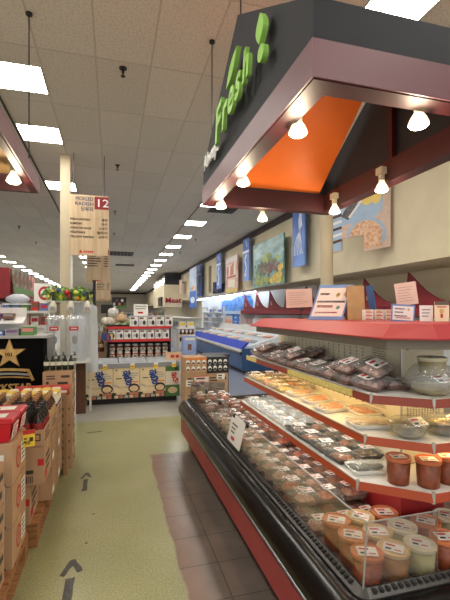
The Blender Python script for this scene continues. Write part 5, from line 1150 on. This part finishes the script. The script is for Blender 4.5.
# cut-out food picture hanging near the column
fb = thing('food_board', 'cut-out picture of plated food hanging high at right behind the lamps', 'picture', (4.02, 7.05, 2.62)); rdir = Vector((.72, -.98, 0)); rdir.normalize()
W_, H_ = 1.25, 1.25
pbg = mat('pic_peach', (206, 178, 160), .5, .06, 12); pplate = mat('pic_plate', (156, 180, 206), .4, .05, 6); price_ = mat('pic_rice', (196, 140, 104), .5, col2=(224, 190, 158), scale=18); pbrown = mat('pic_rib', (92, 50, 34), .4, col2=(60, 32, 24), scale=14); pfish = mat('pic_fish', (84, 82, 84), .4, .3, 14); plem = mat('pic_lemon', (226, 196, 92), .4)
m = MB(); s = Sheet(m, (0, 0, 0), rdir, Z1); s.slab(W_, H_, .03, pts=[(0, .06), (.12, 0), (.36, .05), (.36, .28), (.40, .28), (.78, .30), (.78, 0), (W_, .05), (W_, H_), (0, H_)])
s.rect(.0, .06, .36, H_, 1, .002)
for k in range(8): s.stroke([(0, .18 + .12 * k), (.36, .26 + .12 * k)], .05, (3, 6)[k % 2], .004)
s.poly([(.36, .52), (1.0, .62), (1.12, .74), (1.12, H_), (.36, H_)], 1, .003); s.stroke([(.42, .66), (.62, 1.0), (.70, 1.24)], .16, 4, .005); s.stroke([(.50, .66), (.74, .95)], .04, 6, .007); s.disc(.84, 1.0, .12, .15, 5, .006); s.disc(1.0, 1.0, .10, .15, 5, .007)
n = 24; s.poly([(.82 + .36 * math.cos(PI * k / n), .30 + .33 * math.sin(PI * k / n)) for k in range(n + 1)], 1, .008); s.poly([(.82 + .30 * math.cos(PI * k / n), .30 + .27 * math.sin(PI * k / n)) for k in range(n + 1)], 2, .010); s.poly([(.79, .05), (1.10, .07), (1.12, .30), (.79, .30)], 2, .010); s.poly([(1.10, .10), (1.18, .2), (1.18, .30), (1.10, .30)], 1, .010)
m.build('board', [pbg, pplate, price_, pbrown, pfish, plem, mat('pic_white', (226, 218, 216), .5)], fb)
for q in (.2, 1.05): MB().cyl(rdir * q + Vector((.02, .02, H_ - .05)), rdir * q + Vector((.02, .02, CEIL - 2.62)), .006, n=6).build('hanger', rod, fb)
# ------------------------------------------------------------------ red swooped awnings and wall case on the right
awn = mat('awning_red', (134, 18, 32), .55, .06, 3); loopw = mat('loop_white', (210, 200, 196), .5)
AX = 5.45
base_y = [6.35 + 1.40 * k for k in range(8)]
def awning(k, y_peak):
    t = thing('red_awning', ('red swooped awning panel with a white loop at the far right', 'red swooped awning panel with a white loop, second from the right edge')[k] if k < 2 else 'red swooped awning panel farther along the wall, left of the tent signs', 'awning', (AX, y_peak, 1.60), 0, 'far red awning panels' if k > 1 else None)
    pts = [(.0, .66)]
    for q in range(1, 9): s_ = q / 8; pts.append((-1.22 * s_, .66 * (1 - s_) ** 2.2 + .05))
    pts += [(-1.30, 0), (.16, 0), (.12, .09), (.05, .30)]
    MB().prism([(0, y, z) for y, z in pts], (.03, 0, 0)).build('panel', awn, t)
    m = MB(); s = Sheet(m, (-.003, -.12, .14), -Y1, Z1); s.stroke([(.02, .02), (.0, .09), (.05, .14), (.11, .11), (.12, .04), (.07, .0), (.03, .05), (.10, .05), (.16, -.01)], .024, 0); m.build('white_loop', loopw, t)
    return t
for k in range(8): awning(k, 6.42 + 1.40 * k)
wc = thing('cooler_case', 'long wall case with a red band and lit goods below the awnings', 'display case', (0, 0, 0))
along('red_band', [(5.30, 1.44), (5.30, 1.58), (5.52, 1.60), (5.52, 1.40)], 3.8, 16.3, awn, wc); along('canopy', [(5.52, 1.40), (5.52, 1.56), (5.97, 1.56), (5.97, 1.40)], 3.8, 16.3, wht, wc)
along('back', [(5.90, .5), (5.90, 1.40), (5.97, 1.40), (5.97, .5)], 3.8, 16.3, lit_wall, wc); along('base', [(5.1, 0), (5.1, .5), (5.97, .5), (5.97, 0)], 3.8, 16.3, wht, wc); along('shelf', [(5.4, .95), (5.4, .98), (5.9, .98), (5.9, .95)], 3.8, 16.3, wht, wc)
MB().box((5.28, 16.3, .5), (5.97, 16.36, 1.6)).build('end_panel', wht, wc)
for k in range(34): goods('goods_pack', 'pale pack in the wall case under the red awnings', 'package', (5.62, 4.2 + .355 * k, .98), .2, .30, R(.22, .34), ((wht, wht, gry, pnk, wht, mat('goods_cream', (222, 206, 170), .5))[k % 6], (pnk, gry, wht, redg, grn2)[k % 5]), k, 'packs in the wall case')
# ------------------------------------------------------------------ far middle: small things near the back
p = at_y(119, 303, 16.0); t = thing('vegetable_poster', 'dark poster of vegetables above the bags, far back', 'poster', (p.x, 16.0, p.z)); m = MB(); s = Sheet(m, (-.26, 0, -.2), X1, Z1); s.slab(.54, .42, .02); [s.disc(.08 + .1 * k, .16 + .14 * (k % 2), .05, .06, 1 + k % 3) for k in range(5)]; s.rect(0, 0, .54, .10, 4); m.build('board', [fdark, wht, brn, pnk, grn2], t); MB().cyl((0, .03, -p.z), (0, .03, .1), .012, n=6).build('pole', rod, t)
p = at_y(120, 317, 14.0)
t = thing('produce_stand', 'low display of green and pale produce far behind the bags', 'stand', (p.x + .1, 14.0, 0)); MB().box((-.9, -.4, 0), (.9, .4, .95)).build('stand', card_d, t); MB().heap(-.85, -.38, .85, .38, .951, .38, 9, 4, .5).build('produce', mat('produce_mix', (110, 150, 70), .6, col2=(214, 206, 186), scale=9), t, smooth=True)
t = thing('far_shelf', 'grey shelf unit far back right of the white sign', 'shelf', (1.35, 19.0, 0))
for z in (.5, .9, 1.25, 1.55): MB().box((-1.0, -.3, z - .03), (1.0, .3, z)).build('shelf', gry, t)
for x in (-1.0, .96): MB().box((x, -.3, 0), (x + .04, .3, 1.6)).build('end_panel', gry, t)
for k in range(8): goods('goods_pack', 'pack on the grey shelf unit far back', 'package', (.5 + .24 * k, 18.85, 1.25), .16, .2, R(.14, .24), (pal[(k * 3 + 1) % 8], pal[k % 8]), k, 'packs on the far grey shelf')
rk = thing('bottle_rack', 'white wire rack of three bottles by the blue display box', 'rack', (1.55, 8.6, 0))
for x in (-.17, .17):
    for y in (-.1, .1): MB().cyl((x, y, 0), (x, y, 1.2), .012, n=8).build('upright', rackw, rk)
for z in (.55, .87, 1.15): MB().box((-.19, -.12, z - .015), (.19, .12, z)).build('shelf', rackw, rk)
for k in range(4): ab.put((1.43 + .085 * k, 8.56, .871), 0, 'dark bottle on the white wire rack by the blue display box', 'bottles on the white wire rack')
for k in range(2): goods('goods_pack', 'white tub on top of the wire rack', 'package', (1.46 + .18 * k, 8.58, 1.151), .13, .14, .14, (wht, (MATS['tag_yellow'])), k, 'tubs on the wire rack')
p = at_y(183.5, 352, 7.3); t = thing('poster_box', 'pale blue box with a small brown picture between the rack and the seafood case', 'box', (p.x + .11, 7.35, 0)); MB().box((-.12, -.10, 0), (.12, .10, 1.06)).build('box', mat('box_blue', (150, 170, 220), .5, .06, 4), t); m = MB(); s = Sheet(m, (-.11, -.101, .78), X1, Z1); s.rect(.07, .02, .14, .13, 0); s.rect(.02, .2, .2, .25, 1); m.build('picture', [brn, wht], t)
t = thing('black_tray', 'flat black tray table behind the carton stack', 'table', (1.82, 7.05, 0)); m = MB().box((-.26, -.16, .70), (.22, .16, .74)); m.build('tray', fdark, t); [MB().cyl((x, y, 0), (x, y, .70), .014, n=8).build('leg', blackm, t) for x in (-.23, .19) for y in (-.13, .13)]
